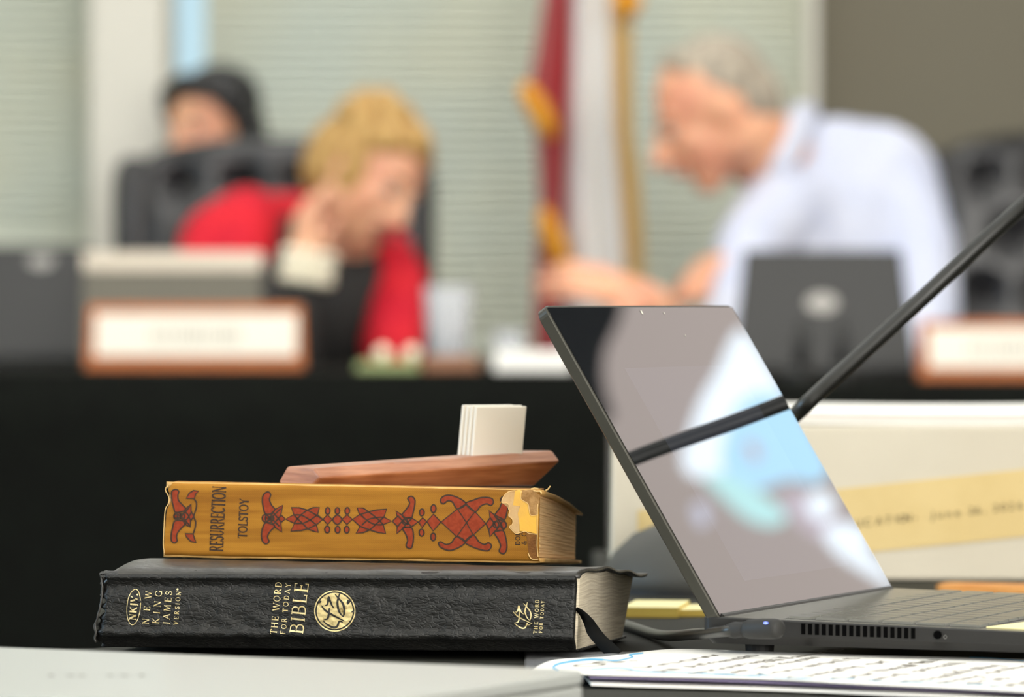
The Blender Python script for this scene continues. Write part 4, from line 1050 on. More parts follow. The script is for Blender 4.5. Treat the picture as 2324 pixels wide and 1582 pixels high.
lines = [('OS,', 1350, 1514, 52, .0115), ('I know', 1428, 1524, 40, .0075), ('All Arkansas', 1510, 1526, 40, .0075), ('encourage y', 1582, 1530, 40, .0075), ('Let us know', 1660, 1530, 42, .0078), ('You won\'t', 1745, 1533, 42, .0085), ('have a', 1772, 1500, 30, .006),
         ('Clearly or', 1822, 1540, 44, .0085), ('Our New is', 1925, 1542, 46, .0085), ('and small', 1990, 1545, 42, .0075), ('you', 2060, 1512, 20, .008), ('Thankfully', 2085, 1550, 50, .009), ('may only', 2150, 1552, 46, .0080), ('of Sp', 2220, 1554, 40, .0085), ('Spring so', 2290, 1560, 48, .0085), ('again', 2350, 1562, 48, .0085)]
for txt, px, py, sl, sz in lines:
    vs, fs = text_mesh(txt); o = PT(px, py, .00016)
    rd = V((.42, .91, 0)).normalized(); ld = V((-.98, .15, 0)).normalized()
    W_ = max(v[0] for v in vs); sy = min(1.5, .15 / max(.001, W_ * sz))
    depth = .13 if len(txt) > 5 else .05
    kx = depth / W_
    hw.add([o + rd * (v[0] * kx) + ld * ((v[1] + .06 * math.sin(v[0] * 3)) * sz * 1.9) for v in vs], fs)
hw.build('handwriting', M['pen'], top_sheet, fixn=False)

# ============================================================ CLOSED SILVER LAPTOP
R0 = PZ(1338, 1521, .768)
ldir = (PZ(0, 1469, .768) - R0).normalized(); ldir.z = 0; ldir.normalize()
ndir = V((ldir.y, -ldir.x, 0))
if ndir.y > 0: ndir = -ndir
sl = thing('laptop', 'closed silver laptop in the near left corner, in front of the books', 'laptop', R0 + ldir * .18 + ndir * .12 + V((0, 0, TZ - .768)))
def SLp(s, t, z): p = R0 + ldir * s + ndir * t; p.z = z; return p
SW, SD = .365, .25
def slab(z0, z1, ins, r=.010):
    o = rrect(SW - 2 * ins, SD - 2 * ins, r, dx=ins, dy=ins)
    sh = lambda k: [(p[0] + (SW / 2 - p[0]) * k, p[1] + (SD / 2 - p[1]) * k) for p in o]
    return MB().loft([[SLp(x, y, z0) for x, y in sh(.004)], [SLp(x, y, z0 + .001) for x, y in o], [SLp(x, y, z1 - .001) for x, y in o], [SLp(x, y, z1) for x, y in sh(.005)]])
lidS = slab(.7618, .768, 0).build('lid', M['silver'], sl)
slab(.7604, .7622, .003).build('gap', M['silverdark'], sl)
slab(.7490, .7608, 0).build('base', M['silver'], sl)
for s_, t__ in ((.03, .03), (SW - .03, .03), (.03, SD - .03), (SW - .03, SD - .03)):
    c = SLp(s_, t__, TZ); MB().lathe(c, [(.007, 0), (.008, .0045)], 16).build('foot', M['rubber'], sl)
mk = MB(); SP = lambda x, y, off: PZ(x, y, .768 + off)
for x, w, h_ in ((116, 9, 3), (322, 9, 3), (160, 14, 2), (186, 12, 2), (250, 12, 2), (282, 14, 2)):
    mk.poly([(x - w, 1533 - (x - 116) * .004), (x, 1533 - h_), (x + w, 1533), (x, 1533 + h_)], SP, None, .00012)
mk.build('faint_marks', M['smudge'], lidS, fixn=False)

# ============================================================ DAIS DESKS
DD = 7.2
def desk(x0, x1, z, lab, rot=0.0):
    t = thing('conference_desk', lab, 'desk', ((x0 + x1) / 2, DD + .4, 0), 'draped desks of the dais')
    MB().box(((x0 + x1) / 2, DD + .40, z - .0175), (x1 - x0, .80, .035)).build('desk_top', M['drape'], t, bevel=.006)
    def dr(a, b):
        x = x0 + (x1 - x0) * a; return V((x, DD - .012 - .006 * math.sin(x * 11) * b - .004 * math.sin(x * 27 + 1) * b, (z - .004) * (1 - b)))
    MB().grid(dr, 160, 10).build('drape', M['drape'], t, smooth=True, solid=.003)
    for x in (x0 + .05, x1 - .05): MB().box((x, DD + .42, (z - .035) / 2), (.03, .7, z - .035)).build('side_panel', M['drape'], t)
xs = (1396 - 1162) * DD / F
desk(-2.6, xs - .003, .8355, 'black draped dais desk on the left carrying a wooden nameplate')
desk(xs + .003, 2.8, .8210, 'black draped dais desk on the right, behind the open laptop')
def plate(px0, px1, ztop, d, z, lab, marks):
    x0, x1 = (px0 - 1162) * d / F, (px1 - 1162) * d / F
    t = thing('nameplate', lab, 'nameplate', ((x0 + x1) / 2, d, z), 'wooden nameplates on the dais')
    h_ = ztop - z; lean = .025
    fr_ = MB().hexa([V((x0, d, z)), V((x1, d, z)), V((x1, d + .055, z)), V((x0, d + .055, z)), V((x0 + .004, d + lean, ztop)), V((x1 - .004, d + lean, ztop)), V((x1 - .004, d + lean + .012, ztop)), V((x0 + .004, d + lean + .012, ztop))])
    fr_.build('wooden_base', M['frameoak'], t, bevel=.003)
    def F2(a, b, off): return V((x0 + (x1 - x0) * a, d + lean * b - off, z + h_ * b + off * .3))
    pl = MB().hexa([F2(.045, .20, .0005), F2(.965, .20, .0005), F2(.965, .86, .0005), F2(.045, .86, .0005), F2(.045, .20, .003), F2(.965, .20, .003), F2(.965, .86, .003), F2(.045, .86, .003)]).build('insert', M['platewhite'], t)
    mm = MB()
    rr = random.Random(5)
    x = marks[0]
    while x < marks[1]:
        w = rr.uniform(.010, .018)
        mm.hexa([F2(x, .42, .0031), F2(x + w, .42, .0031), F2(x + w, .62, .0031), F2(x, .62, .0031), F2(x, .42, .0034), F2(x + w, .42, .0034), F2(x + w, .62, .0034), F2(x, .62, .0034)])
        x += w + rr.uniform(.010, .022)
    mm.build('engraving', M['plateink'], pl)
plate(192, 690, .937 - 2 * 7.5 / F + 0.0, 7.5, .8355, 'wooden nameplate with white insert on the left dais desk', (.30, .70))
plate(2086, 2600, .937 - 38 * 7.45 / F, 7.42, .8210, 'wooden nameplate with white insert at the right edge of the dais', (.22, .78))

# laptops and monitors on the dais
def lid_back(name, c, w, h_, lean, d, z, m, lab, cat, band=None, logo=None, base=True, group=None, taper=0.0):
    x = (c - 1162) * d / F
    t = thing(name, lab, cat, (x, d, z), group)
    R = Matrix.Rotation(-lean, 3, 'X')
    def Q(a, b, o): p = V((a * (1 - taper * (b / h_)), o, b)); return V((x, d, z + .012)) + Matrix.Rotation(lean, 3, 'X') @ p
    ld = MB().hexa([Q(-w / 2, 0, 0), Q(w / 2, 0, 0), Q(w / 2, 0, .008), Q(-w / 2, 0, .008), Q(-w / 2, h_, 0), Q(w / 2, h_, 0), Q(w / 2, h_, .006), Q(-w / 2, h_, .006)]).build('lid', m, t, bevel=.003)
    MB().hexa([Q(-w / 2 + .008, .01, .0085), Q(w / 2 - .008, .01, .0085), Q(w / 2 - .008, .01, .0092), Q(-w / 2 + .008, .01, .0092), Q(-w / 2 + .008, h_ - .01, .0065), Q(w / 2 - .008, h_ - .01, .0065), Q(w / 2 - .008, h_ - .01, .0078), Q(-w / 2 + .008, h_ - .01, .0078)]).build('screen', M['screenglass'], ld)
    if band: MB().hexa([Q(-w / 2, h_ - band, -.002), Q(w / 2, h_ - band, -.002), Q(w / 2, h_ - band, -.0002), Q(-w / 2, h_ - band, -.0002), Q(-w / 2, h_, -.002), Q(w / 2, h_, -.002), Q(w / 2, h_, -.0002), Q(-w / 2, h_, -.0002)]).build('top_band', M['lidband'], ld)
    if logo:
        MB().add([Q(logo[0] + logo[2] * math.cos(i * .314), logo[1] + logo[3] * math.sin(i * .314), -.0012) for i in range(20)] + [Q(logo[0] + logo[2] * math.cos(i * .314), logo[1] + logo[3] * math.sin(i * .314), -.0001) for i in range(20)],
                 [tuple(range(20)), tuple(range(20, 40))[::-1]] + [(i, (i + 1) % 20, 20 + (i + 1) % 20, 20 + i) for i in range(20)]).build('round_logo', M['emblem'], ld)
    if base: MB().box((x, d + .12, z + .006), (w, .22, .012)).build('base', m, t, bevel=.003)
    return t
G_ = 'laptops open on the dais'
lid_back('laptop', 388, .288, .178, math.radians(-14), 7.75, .8355, M['lidgrey'], 'grey laptop with a pale top band behind the left nameplate', 'laptop', band=.030, group=G_)
lid_back('laptop', 36, .25, .192, math.radians(-14), 8.00, .8355, M['liddark'], 'dark laptop at the far left edge of the dais', 'laptop', logo=(.038, .165, .022, .012), group=G_)
lid_back('laptop', 1872, .295, .200, math.radians(-16), 7.78, .8210, M['liddark'], 'charcoal laptop with round grey emblem in front of the person in the pale shirt', 'laptop', logo=(-.003, .110, .028, .016), group=G_, taper=.14)
# dark equipment below the charcoal laptop
sx = lambda px, d: (px - 1162) * d / F
for px, lab in ((1815, 'left of two slim grey desk microphone posts under the charcoal laptop'), (1908, 'right of two slim grey desk microphone posts under the charcoal laptop')):
    t = thing('desk_microphone', lab, 'microphone', (sx(px, 7.55), 7.55, .821), 'grey microphone posts on the dais')
    MB().lathe((sx(px, 7.55), 7.55, .821), [(.035, 0), (.035, .012), (.02, .018)], 24).build('base', M['blackplastic'], t)
    MB().tube([(sx(px, 7.55), 7.55, .835), (sx(px + 4, 7.55), 7.552, .885), (sx(px + 6, 7.55), 7.56, .905)], .010, 14).build('post', M['liddark'], t, smooth=True)
# glass of water
gx, gd = sx(1018, 7.75), 7.75
gl = thing('water_glass', 'tall clear glass of water on the left dais desk near the red cardigan', 'glass', (gx, gd, .8355))
MB().lathe((gx, gd, .8355), [(.030, 0), (.0305, .002), (.040, .130), (.0382, .130), (.0285, .008), (.001, .008)], 40).build('tumbler', M['tumbler'], gl, smooth=True)
MB().lathe((gx, gd, .8355), [(.0280, .0085), (.0345, .080), (.001, .080)], 32).build('water', M['waterfill'], gl, smooth=True)
gx = sx(1155, 7.7)
g2 = thing('water_glass', 'short clear glass on the left dais desk beside the flag', 'glass', (gx, 7.7, .8355))
MB().lathe((gx, 7.7, .8355), [(.020, 0), (.0205, .002), (.026, .058), (.0245, .058), (.0185, .006), (.001, .006)], 32).build('tumbler', M['tumbler'], g2, smooth=True)
# small items at the desk edge
def item(name, px0, px1, y0, y1, d, z, m, lab, cat, dp=.08, group=None, tilt=0):
    x0, x1 = sx(px0, d), sx(px1, d); zt_ = CAMH - (y0 - 690) * d / F
    return tag(MB().hexa([V((x0, d, z)), V((x1, d, z)), V((x1, d + dp, z)), V((x0, d + dp, z)), V((x0 + .003, d + .003, zt_)), V((x1 - .003, d + .003, zt_)), V((x1 - .003, d + dp, zt_ + tilt)), V((x0 + .003, d + dp, zt_ + tilt))]).build(name, m, bevel=.003), lab, cat, group)
item('booklet', 806, 952, 822, 845, 7.30, .8355, M['green'], 'thin pale green booklet near the edge of the left dais desk', 'booklet', .10)
item('wooden_block', 955, 1090, 808, 845, 7.32, .8355, M['brownblock'], 'small brown wooden block on the left dais desk below the water glass', 'block', .06)
item('paper_stack', 1118, 1300, 800, 845, 7.30, .8355, M['paperwhite'], 'stack of white paper at the right end of the left dais desk', 'paper', .16)
for px in (868, 935):
    x = sx(px, 7.34); zz = CAMH - (822 - 690) * 7.30 / F
    tag(MB().ell((x, 7.345, zz + .012), (.012, .012, .012)).build('glass_marble', M['pearl'], smooth=True), ('left' if px < 900 else 'right') + ' pale shiny ball on the green booklet', 'ball', 'pale shiny balls')

# ============================================================ EXECUTIVE CHAIRS
def chair(cx, d, w, ztop, lab, floor=0.0):
    t = thing('office_chair', lab, 'chair', (cx, d, 0), 'black tufted leather chairs of the dais')
    z0 = .50; h_ = ztop - z0
    btn = []
    for r in range(4):
        for c in range(4 if r % 2 == 0 else 3):
            bx_ = (c - (1.5 if r % 2 == 0 else 1)) * w * .20; btn.append((bx_, ztop - .085 - r * .115))
    def dep(x, z):
        k = .045
        for bx_, bz in btn:
            q = ((x - bx_) ** 2 + (z - bz) ** 2) / (.032 ** 2); k -= .034 * math.exp(-q)
        return k
    def outline(a, b):
        hw_ = w / 2 * (.86 + .10 * math.sin(math.pi * b)) * (1 - .10 * max(0, (b - .86) / .14) ** 2)
        x = (a * 2 - 1) * hw_; z = z0 + h_ * b - .03 * max(0, b - .8) / .2 * abs(a * 2 - 1) ** 3
        return x, z
    def fn(a, b, s):
        x, z = outline(a, b)
        edge = min(1, min(a, 1 - a) / .10) ** .5 * min(1, min(b + .02, 1 - b) / .06) ** .5
        if s > .5: y = .05 * edge + .02
        else: y = -.02 - dep(x, z) * edge
        return V((cx + x, d + y - .10 * (1 - b) * .5, z))
    MB().block(lambda a, b, s: fn(a, b, s), 64, 64, 3).build('backrest', M['chairleather'], t, smooth=True)
    for bx_, bz in btn:
        b = (bz - z0) / h_
        if b > .06: MB().ell((cx + bx_, d - .038 - .05 * (1 - b), bz), (.011, .007, .011)).build('button', M['chairbutton'], t, smooth=True)
    for s in (-1, 1):
        pts = [V((cx + s * (w / 2 - .035), d - .02 - .05 * (1 - b), z0 + h_ * b)) for b in (0, .3, .6, .85, .95)]
        MB().tube(spline3(pts, 5), [.040] * 16 + [.040, .038, .034, .028, .018], 18).build('side_bolster', M['chairleather'], t, smooth=True)
        MB().tube([V((cx + s * (w / 2 + .005), d - .08, .68)), V((cx + s * (w / 2 + .01), d - .25, .70)), V((cx + s * (w / 2), d - .42, .68))], .028, 14).build('armrest', M['chairleather'], t, smooth=True)
    MB().box((cx, d - .27, .43), (w * .86, .50, .11)).build('seat', M['chairleather'], t, bevel=.035, seg=4)
    MB().tube([(cx, d - .25, .08), (cx, d - .25, .41)], .028, 16).build('gas_post', M['chrome'], t)
    for k_ in range(5):
        a = k_ * 2 * math.pi / 5 + .3; e = V((cx + .30 * math.cos(a), d - .25 + .30 * math.sin(a), .075))
        MB().tube([V((cx, d - .25, .10)), e], [.024, .014], 10).build('base_arm', M['blackplastic'], t)
        MB().lathe(e + V((0, 0, -.048)), [(.012, -.022), (.024, -.010), (.024, .014), (.012, .024)], 16).build('caster', M['blackplastic'], t)
chair(sx(618, 9.1), 9.20, .60, CAMH + 382 * 9.1 / F, 'black tufted leather chair of the blonde person in the red cardigan')
chair(sx(2440, 9.3), 9.36, .60, CAMH + 402 * 9.1 / F, 'black tufted leather chair at the right edge behind the person in the pale shirt')

# ============================================================ FLAG
FDp = 9.55
fx = lambda px: (px - 1162) * FDp / F
fz = lambda py: CAMH + (690 - py) * FDp / F
flag = thing('flag', 'furled red and white flag with gold fringe hanging on a pole by the back wall', 'flag', (fx(1350), FDp, 0))
MB().tube([(fx(1352), FDp + .02, .03), (fx(1352), FDp + .02, 2.35)], .013, 16).build('pole', M['brass'], flag)
MB().lathe((fx(1352), FDp + .02, 0), [(.14, 0), (.14, .012), (.06, .03), (.03, .07), (.02, .09)], 40).build('floor_stand', M['brass'], flag, smooth=True)
MB().lathe((fx(1352), FDp + .02, 2.35), [(.012, 0), (.02, .03), (.03, .06), (.015, .10), (.002, .16)], 20).build('finial', M['brass'], flag, smooth=True)
def dcloth(name, Ltab, Rtab, m, dep, amp, fr, yoff, z_hi=2.28, z_lo=.40, th=.002, ph=0):
    def g(a, b):
        z = z_hi + (z_lo - z_hi) * b; py = 690 - (z - CAMH) * F / FDp
        l, r = interp(Ltab, py), interp(Rtab, py)
        x = fx(l + (r - l) * a)
        return V((x, FDp + yoff + amp * math.sin(a * fr + ph + z * .8) + dep * abs(2 * a - 1) ** 2, z))
    return MB().grid(g, 40, 60).build(name, m, flag, smooth=True, solid=th)
dcloth('red_panel', [(-800, 1300), (-200, 1262), (0, 1232), (100, 1218), (200, 1200), (300, 1216), (450, 1224), (600, 1216), (800, 1208), (1300, 1200)],
       [(-800, 1350), (0, 1296), (150, 1294), (300, 1288), (450, 1282), (600, 1278), (800, 1272), (1300, 1270)], M['flagred'], .03, .018, 9, -.03)
dcloth('white_panel', [(-800, 1345), (0, 1290), (300, 1282), (600, 1276), (800, 1272), (1300, 1270)],
       [(-800, 1372), (0, 1388), (300, 1396), (450, 1408), (600, 1424), (1300, 1450)], M['flagwhite'], .04, .02, 8, -.015, ph=1.2)
dcloth('gold_fringe', [(-800, 1360), (0, 1382), (300, 1392), (400, 1402), (520, 1412), (620, 1418), (1300, 1440)],
       [(-800, 1380), (0, 1430), (300, 1434), (400, 1448), (520, 1456), (620, 1458), (1300, 1476)], M['fringe'], .02, .010, 14, -.045, ph=.4)
for i, pts in enumerate(([(1188, 190, .014), (1200, 215, .034), (1222, 250, .038), (1240, 285, .034), (1254, 312, .014)], [(1236, 470, .012), (1240, 505, .034), (1258, 545, .038), (1272, 585, .034), (1286, 620, .014)])):
    MB().tube(spline3([P(a, b, FDp - .075) for a, b, r in pts], 5), [interp([(k, p[2]) for k, p in enumerate(pts)], j / 5) for j in range(21)], 16, flat=.6).build('fringe_fold', M['tassel'], flag, smooth=True)
cd = [P(1352, -200, FDp), P(1400, -90, FDp - .05), P(1432, -30, FDp - .06), P(1424, 10, FDp - .07)]
MB().tube(spline3(cd, 8), .008, 10).build('cord', M['tassel'], flag, smooth=True)
MB().tube([P(1425, -30, FDp - .07), P(1425, -5, FDp - .07), P(1422, 12, FDp - .07), P(1418, 42, FDp - .07)], [.012, .030, .030, .012], 16).build('tassel', M['tassel'], flag, smooth=True)

# ============================================================ PEOPLE
def hand(mb, wrist, fwd, up, side, size=1.0, curl=.35, spread=.10, tip=None):
    """palm, four unequal fingers and a thumb; fwd = finger direction, up = back of the hand, side = +1/-1 thumb side"""
    f = V(fwd).normalized(); u = (V(up) - f * V(up).dot(f)).normalized(); s = f.cross(u).normalized() * side
    w = V(wrist); S_ = size
    mb.cap(w, .026 * S_, w + f * .03 * S_, .028 * S_)
    for k, lat in enumerate((.030, .010, -.010, -.028)):
        a = w + f * .028 * S_ + s * lat * .6 * S_; b = w + f * .088 * S_ + s * lat * S_
        mb.cap(a, .016 * S_, b, .0125 * S_)
        L = (.072, .080, .074, .058)[k] * S_; dr = (f + s * (spread * (1.5 - k))).normalized(); p = b; r = .0098 * S_
        c = curl * (.8 + .25 * k)
        for seg, ln in enumerate((.42, .33, .25)):
            dr = (dr * math.cos(c) - u * math.sin(c)).normalized(); q = p + dr * L * ln * 1.15
            mb.cap(p, r, q, r * .9, 12); p = q; r *= .9; c *= 1.15
            u2 = u
    tb = w + f * .022 * S_ + s * .028 * S_
    t1 = tb + (f * .6 + s * .75 - u * .2).normalized() * .040 * S_
    t2 = t1 + (f * .9 + s * .35 - u * .35).normalized() * .034 * S_
    t3 = t2 + (f * 1 + s * .05 - u * .45).normalized() * .026 * S_
    mb.cap(tb, .016 * S_, t1, .0125 * S_, 12); mb.cap(t1, .0125 * S_, t2, .011 * S_, 12); mb.cap(t2, .011 * S_, t3, .0095 * S_, 12)
def basis(f, u):     # face direction, head-up direction -> matrix with columns (side, face, up)
    f = V(f).normalized(); u = (V(u) - f * V(u).dot(f)).normalized(); s = f.cross(u).normalized()
    return Matrix((s, f, u)).transposed()
def head(mb, c, f, u, S_=1.0):
    B = basis(f, u); c = V(c); T = lambda x, y, z: c + B @ (V((x, y, z)) * S_)
    mb.ell(T(0, -.012, .028), (.074 * S_, .092 * S_, .088 * S_), B)          # skull
    mb.ell(T(0, .030, -.022), (.058 * S_, .058 * S_, .078 * S_), B)          # face
    mb.ell(T(0, .052, -.088), (.030 * S_, .026 * S_, .022 * S_), B)          # chin
    mb.chain([(T(-.054, -.004, -.052), .024 * S_), (T(0, .050, -.084), .022 * S_), (T(.054, -.004, -.052), .024 * S_)])   # jaw
    mb.chain([(T(0, .086, .014), .010 * S_), (T(0, .100, -.010), .011 * S_), (T(0, .112, -.028), .0135 * S_)])      # nose
    mb.cap(T(-.012, .092, -.032), .009 * S_, T(.012, .092, -.032), .009 * S_)
    mb.cap(T(-.036, .074, .026), .011 * S_, T(.036, .074, .026), .011 * S_)  # brow ridge
    for s in (-1, 1):
        mb.ell(T(s * .038, .058, -.022), (.020 * S_, .018 * S_, .018 * S_), B)   # cheek
        mb.ell(T(s * .077, -.012, -.008), (.008 * S_, .018 * S_, .030 * S_), B)  # ear
    mb.cap(T(-.016, .086, -.056), .0085 * S_, T(.016, .086, -.056), .0085 * S_)
    return T, B
def face_parts(T, B, body, S_=1.0, glasses=False):
    for s in (-1, 1):
        e = MB().ell(T(s * .031, .079, .006), .0095 * S_).build('eye', M['eyew'], body, smooth=True)
        MB().ell(T(s * .031, .0855, .005), (.0048 * S_,) * 3).build('iris', M['iris'], e, smooth=True)
    for s in (-1, 1): MB().chain([(T(s * .018, .084, .026), .0034 * S_), (T(s * .034, .082, .031), .0038 * S_), (T(s * .048, .072, .027), .0026 * S_)]).build('eyebrow', M['brow'], body, remesh=.002, smit=1)
    MB().chain([(T(-.020, .088, -.057), .0045 * S_), (T(0, .096, -.056), .0060 * S_), (T(.020, .088, -.057), .0045 * S_)]).build('lips', M['lip'], body, remesh=.003)
VX = .0065
# ---- blonde person in the red cardigan
DW = 8.4
W = lambda px, py, d=DW: P(px, py, d)
per = thing('person', 'blonde person in a red cardigan over a black top, cheek resting on a raised hand', 'person', (sx(720, 8.6), 8.6, 0))
b = MB()
hc = W(842, 402, 8.40)
T, Bm = head(b, hc, (.62, -.60, -.50), (.42, .05, .90), 1.0)
b.chain([(T(0, -.02, -.05), .052), (W(790, 520, 8.46), .050), (W(775, 600, 8.50), .062)])
b.chain([(W(775, 600, 8.5), .06), (W(745, 660, 8.48), .06)])
# forearm and hand held against the cheek and ear
b.chain([(W(664, 800, 8.27), .034), (W(690, 640, 8.26), .028), (W(698, 585, 8.26), .024)])
hand(b, W(684, 598, 8.25), (.10, .10, .98), (-.75, -.60, .10), 1, .84, .22, .05)
sk = b.build('body', M['skin'], per, remesh=VX, smit=4)
face_parts(T, Bm, sk)
hm = MB(); 
hm.ell(T(0, -.034, .045), (.080, .092, .086), Bm); hm.ell(T(.020, -.060, .000), (.062, .072, .090), Bm); hm.ell(T(-.022, -.055, -.005), (.062, .070, .090), Bm)
hm.chain([(T(-.055, .022, .070), .028), (T(0, .044, .096), .026), (T(.052, .022, .070), .028)])
for i in range(26):
    a = random.uniform(0, 6.28); e = random.uniform(.1, 1.4)
    hm.ell(T(.068 * math.cos(a) * math.cos(e * .7), -.040 + .072 * math.sin(a) * math.cos(e * .7), .050 + .070 * math.sin(e)), random.uniform(.016, .026))
hm.chain([(T(.070, -.03, .02), .022), (T(.072, -.035, -.04), .020)]); hm.chain([(T(-.070, -.02, .02), .024), (T(-.074, -.025, -.05), .022), (T(-.068, -.04, -.085), .016)])
hm.ell(T(.052, -.015, .005), (.032, .052, .070), Bm)
hm.build('hair', M['blonde'], per, remesh=.006, smit=2)
tp = MB()
tp.chain([(W(560, 590, 8.56), .085), (W(740, 610, 8.56), .095), (W(880, 640, 8.56), .080)])
tp.chain([(W(735, 620, 8.56), .115), (W(725, 760, 8.56), .135), (V((sx(710, 8.6), 8.64, .70)), .14)])
tp.ell(W(740, 700, 8.50), (.14, .10, .14))
tp.chain([(W(610, 640, 8.45), .055), (W(632, 780, 8.30), .050), (W(660, 830, 8.24), .046), (W(672, 720, 8.25), .042), (W(688, 650, 8.26), .036)])
tp.build('top', M['blacktop'], per, remesh=.009, smit=4)
cg = MB()
cg.chain([(W(640, 530, 8.60), .060), (W(560, 520, 8.55), .075), (W(505, 560, 8.52), .078), (W(478, 640, 8.46), .070), (W(490, 780, 8.40), .062)])
cg.chain([(W(640, 520, 8.66), .065), (W(780, 520, 8.70), .070), (W(880, 600, 8.62), .060), (W(905, 640, 8.50), .052), (W(900, 730, 8.42), .052), (W(896, 810, 8.34), .048)])
cg.chain([(W(560, 520, 8.50), .060), (W(550, 600, 8.44), .055)]); cg.chain([(W(892, 600, 8.50), .045), (W(872, 790, 8.42), .042)])
cg.chain([(W(640, 560, 8.74), .10), (W(700, 800, 8.78), .13)]); cg.chain([(W(800, 560, 8.74), .09), (W(760, 800, 8.78), .12)])
cg.build('cardigan', M['redknit'], per, remesh=.009, smit=4)
sk_ = MB()
for s in (-1, 1):
    sk_.chain([(V((sx(710, 8.6) + s * .10, 8.68, .60)), .09), (V((sx(710, 8.6) + s * .10, 8.28, .59)), .075), (V((sx(710, 8.6) + s * .10, 8.24, .12)), .05), (V((sx(710, 8.6) + s * .10, 8.14, .05)), .04)])
sk_.build('trousers', M['navy'], per, remesh=.012, smit=3)
# chunky bracelet
bc = W(698, 606, 8.255)
br = thing('bracelet', 'chunky pale gold beaded bracelet on the raised wrist', 'bracelet', bc)
axb = V((.15, 0, 1)).normalized(); e1 = V((1, 0, -.15)).normalized(); e2 = axb.cross(e1)
rr = random.Random(2)
for row in range(3):
    for i in range(12):
        a = i * 2 * math.pi / 12 + row * .26; cc = bc + axb * ((row - 1) * .019) + (e1 * math.cos(a) + e2 * math.sin(a)) * .037
        MB().ell(cc, .0115, nu=12, nv=8).build('bead', M['pearl'], br, smooth=True)
# ---- person in the pale shirt
pm = thing('person', 'grey haired person in a pale blue shirt leaning forward with hands raised', 'person', (sx(1950, 8.6), 8.6, 0))
b = MB()
fdir = V((-.86, -.12, -.44)); udir = V((-.44, .0, .86))
hc = W(1618, 262, 8.40)
T, Bm = head(b, hc, fdir, udir, 1.10)
b.chain([(T(0, -.035, -.045), .070), (W(1735, 345, 8.44), .072), (W(1820, 400, 8.52), .058)])
b.chain([(W(1810, 700, 8.20), .036), (W(1760, 650, 8.18), .029)])
hand(b, W(1752, 646, 8.18), (-1, -.05, .14), (.1, -.9, .4), -1, 1.1, .50, .06)
b.chain([(W(1560, 820, 8.05), .036), (W(1494, 700, 8.00), .029)])
hand(b, W(1486, 688, 8.00), (-.93, -.10, .32), (.2, -.6, .8), -1, 1.12, .12, .16)
sk = b.build('body', M['skin2'], pm, remesh=VX, smit=4)
face_parts(T, Bm, sk, 1.10)
hm = MB(); 
def TT(x, y, z): return T(x, y, z)
hm.ell(T(0, -.030, .040), (.0830, .088, .090), Bm); hm.ell(T(0, -.058, .000), (.072, .066, .078), Bm)
hm.chain([(T(-.042, .010, .088), .022), (T(0, .020, .104), .022), (T(.042, .010, .088), .022)])
hm.build('hair', M['greyhair'], pm, remesh=.006, smit=3)
sh = MB()
sh.chain([(W(1835, 380, 8.50), .072), (W(1900, 400, 8.54), .105), (W(1960, 425, 8.56), .118), (W(2030, 480, 8.54), .095)])
sh.chain([(W(1900, 400, 8.54), .10), (W(1800, 500, 8.44), .095), (W(1770, 620, 8.42), .110), (W(1830, 790, 8.50), .14)])
sh.chain([(W(1985, 430, 8.56), .12), (W(1960, 600, 8.56), .16), (W(1960, 800, 8.60), .17), (V((sx(1990, 8.6), 8.72, .60)), .17)])
sh.ell(W(1900, 560, 8.50), (.17, .12, .18))
sh.chain([(W(2040, 470, 8.50), .080), (W(2082, 560, 8.44), .070), (W(2102, 690, 8.36), .060), (W(2090, 800, 8.26), .054), (W(1960, 830, 8.16), .046), (W(1850, 745, 8.15), .042), (W(1775, 672, 8.17), .036)])
sh.chain([(W(1780, 480, 8.40), .080), (W(1700, 560, 8.28), .060), (W(1670, 720, 8.12), .050), (W(1600, 800, 8.06), .044), (W(1548, 778, 8.04), .040)])
sh.build('shirt', M['shirt'], pm, remesh=.009, smit=4)
co = MB()
co.chain([(W(1752, 425, 8.37), .018), (W(1778, 370, 8.37), .024), (W(1800, 310, 8.40), .027), (W(1818, 268, 8.48), .027), (W(1830, 262, 8.56), .024)])
co.chain([(W(1760, 420, 8.42), .018), (W(1740, 450, 8.38), .014)]); co.chain([(W(1775, 420, 8.38), .018), (W(1800, 440, 8.35), .012)])
co.build('collar', M['shirt'], pm, remesh=.006, smit=3)
tr = MB()
for s in (-1, 1):
    x = sx(1990, 8.6) + s * .11
    tr.chain([(V((x, 8.74, .61)), .10), (V((x, 8.30, .59)), .08), (V((x, 8.26, .12)), .055), (V((x, 8.14, .05)), .045)])
tr.build('trousers', M['navy'], pm, remesh=.012, smit=3)
# ---- person behind the chair
p3 = thing('person', 'dark haired person mostly hidden behind the left tufted chair', 'person', (sx(500, 9.75), 9.75, 0))
b = MB(); hc = W(478, 292, 9.72)
T, Bm = head(b, hc, (-.60, -.78, -.10), (-.12, 0, 1), 1.0)
b.chain([(T(0, -.02, -.05), .05), (hc + V((.02, .04, -.22)), .05)])
sk = b.build('body', M['skin'], p3, remesh=VX, smit=4)
face_parts(T, Bm, sk)
hm = MB(); hm.ell(T(0, -.035, .050), (.088, .090, .080), Bm); hm.ell(T(0, -.065, -.02), (.078, .06, .11), Bm)
hm.chain([(T(.07, .035, .055), .022), (T(.080, -.005, .02), .030), (T(.080, -.02, -.08), .030)]); hm.chain([(T(-.07, .03, .055), .02), (T(-.080, -.01, .02), .026), (T(-.078, -.03, -.08), .028)])
hm.chain([(T(-.05, .05, .08), .024), (T(0, .062, .092), .026), (T(.05, .05, .08), .024)])
hm.build('hair', M['darkhair'], p3, remesh=.006, smit=2)
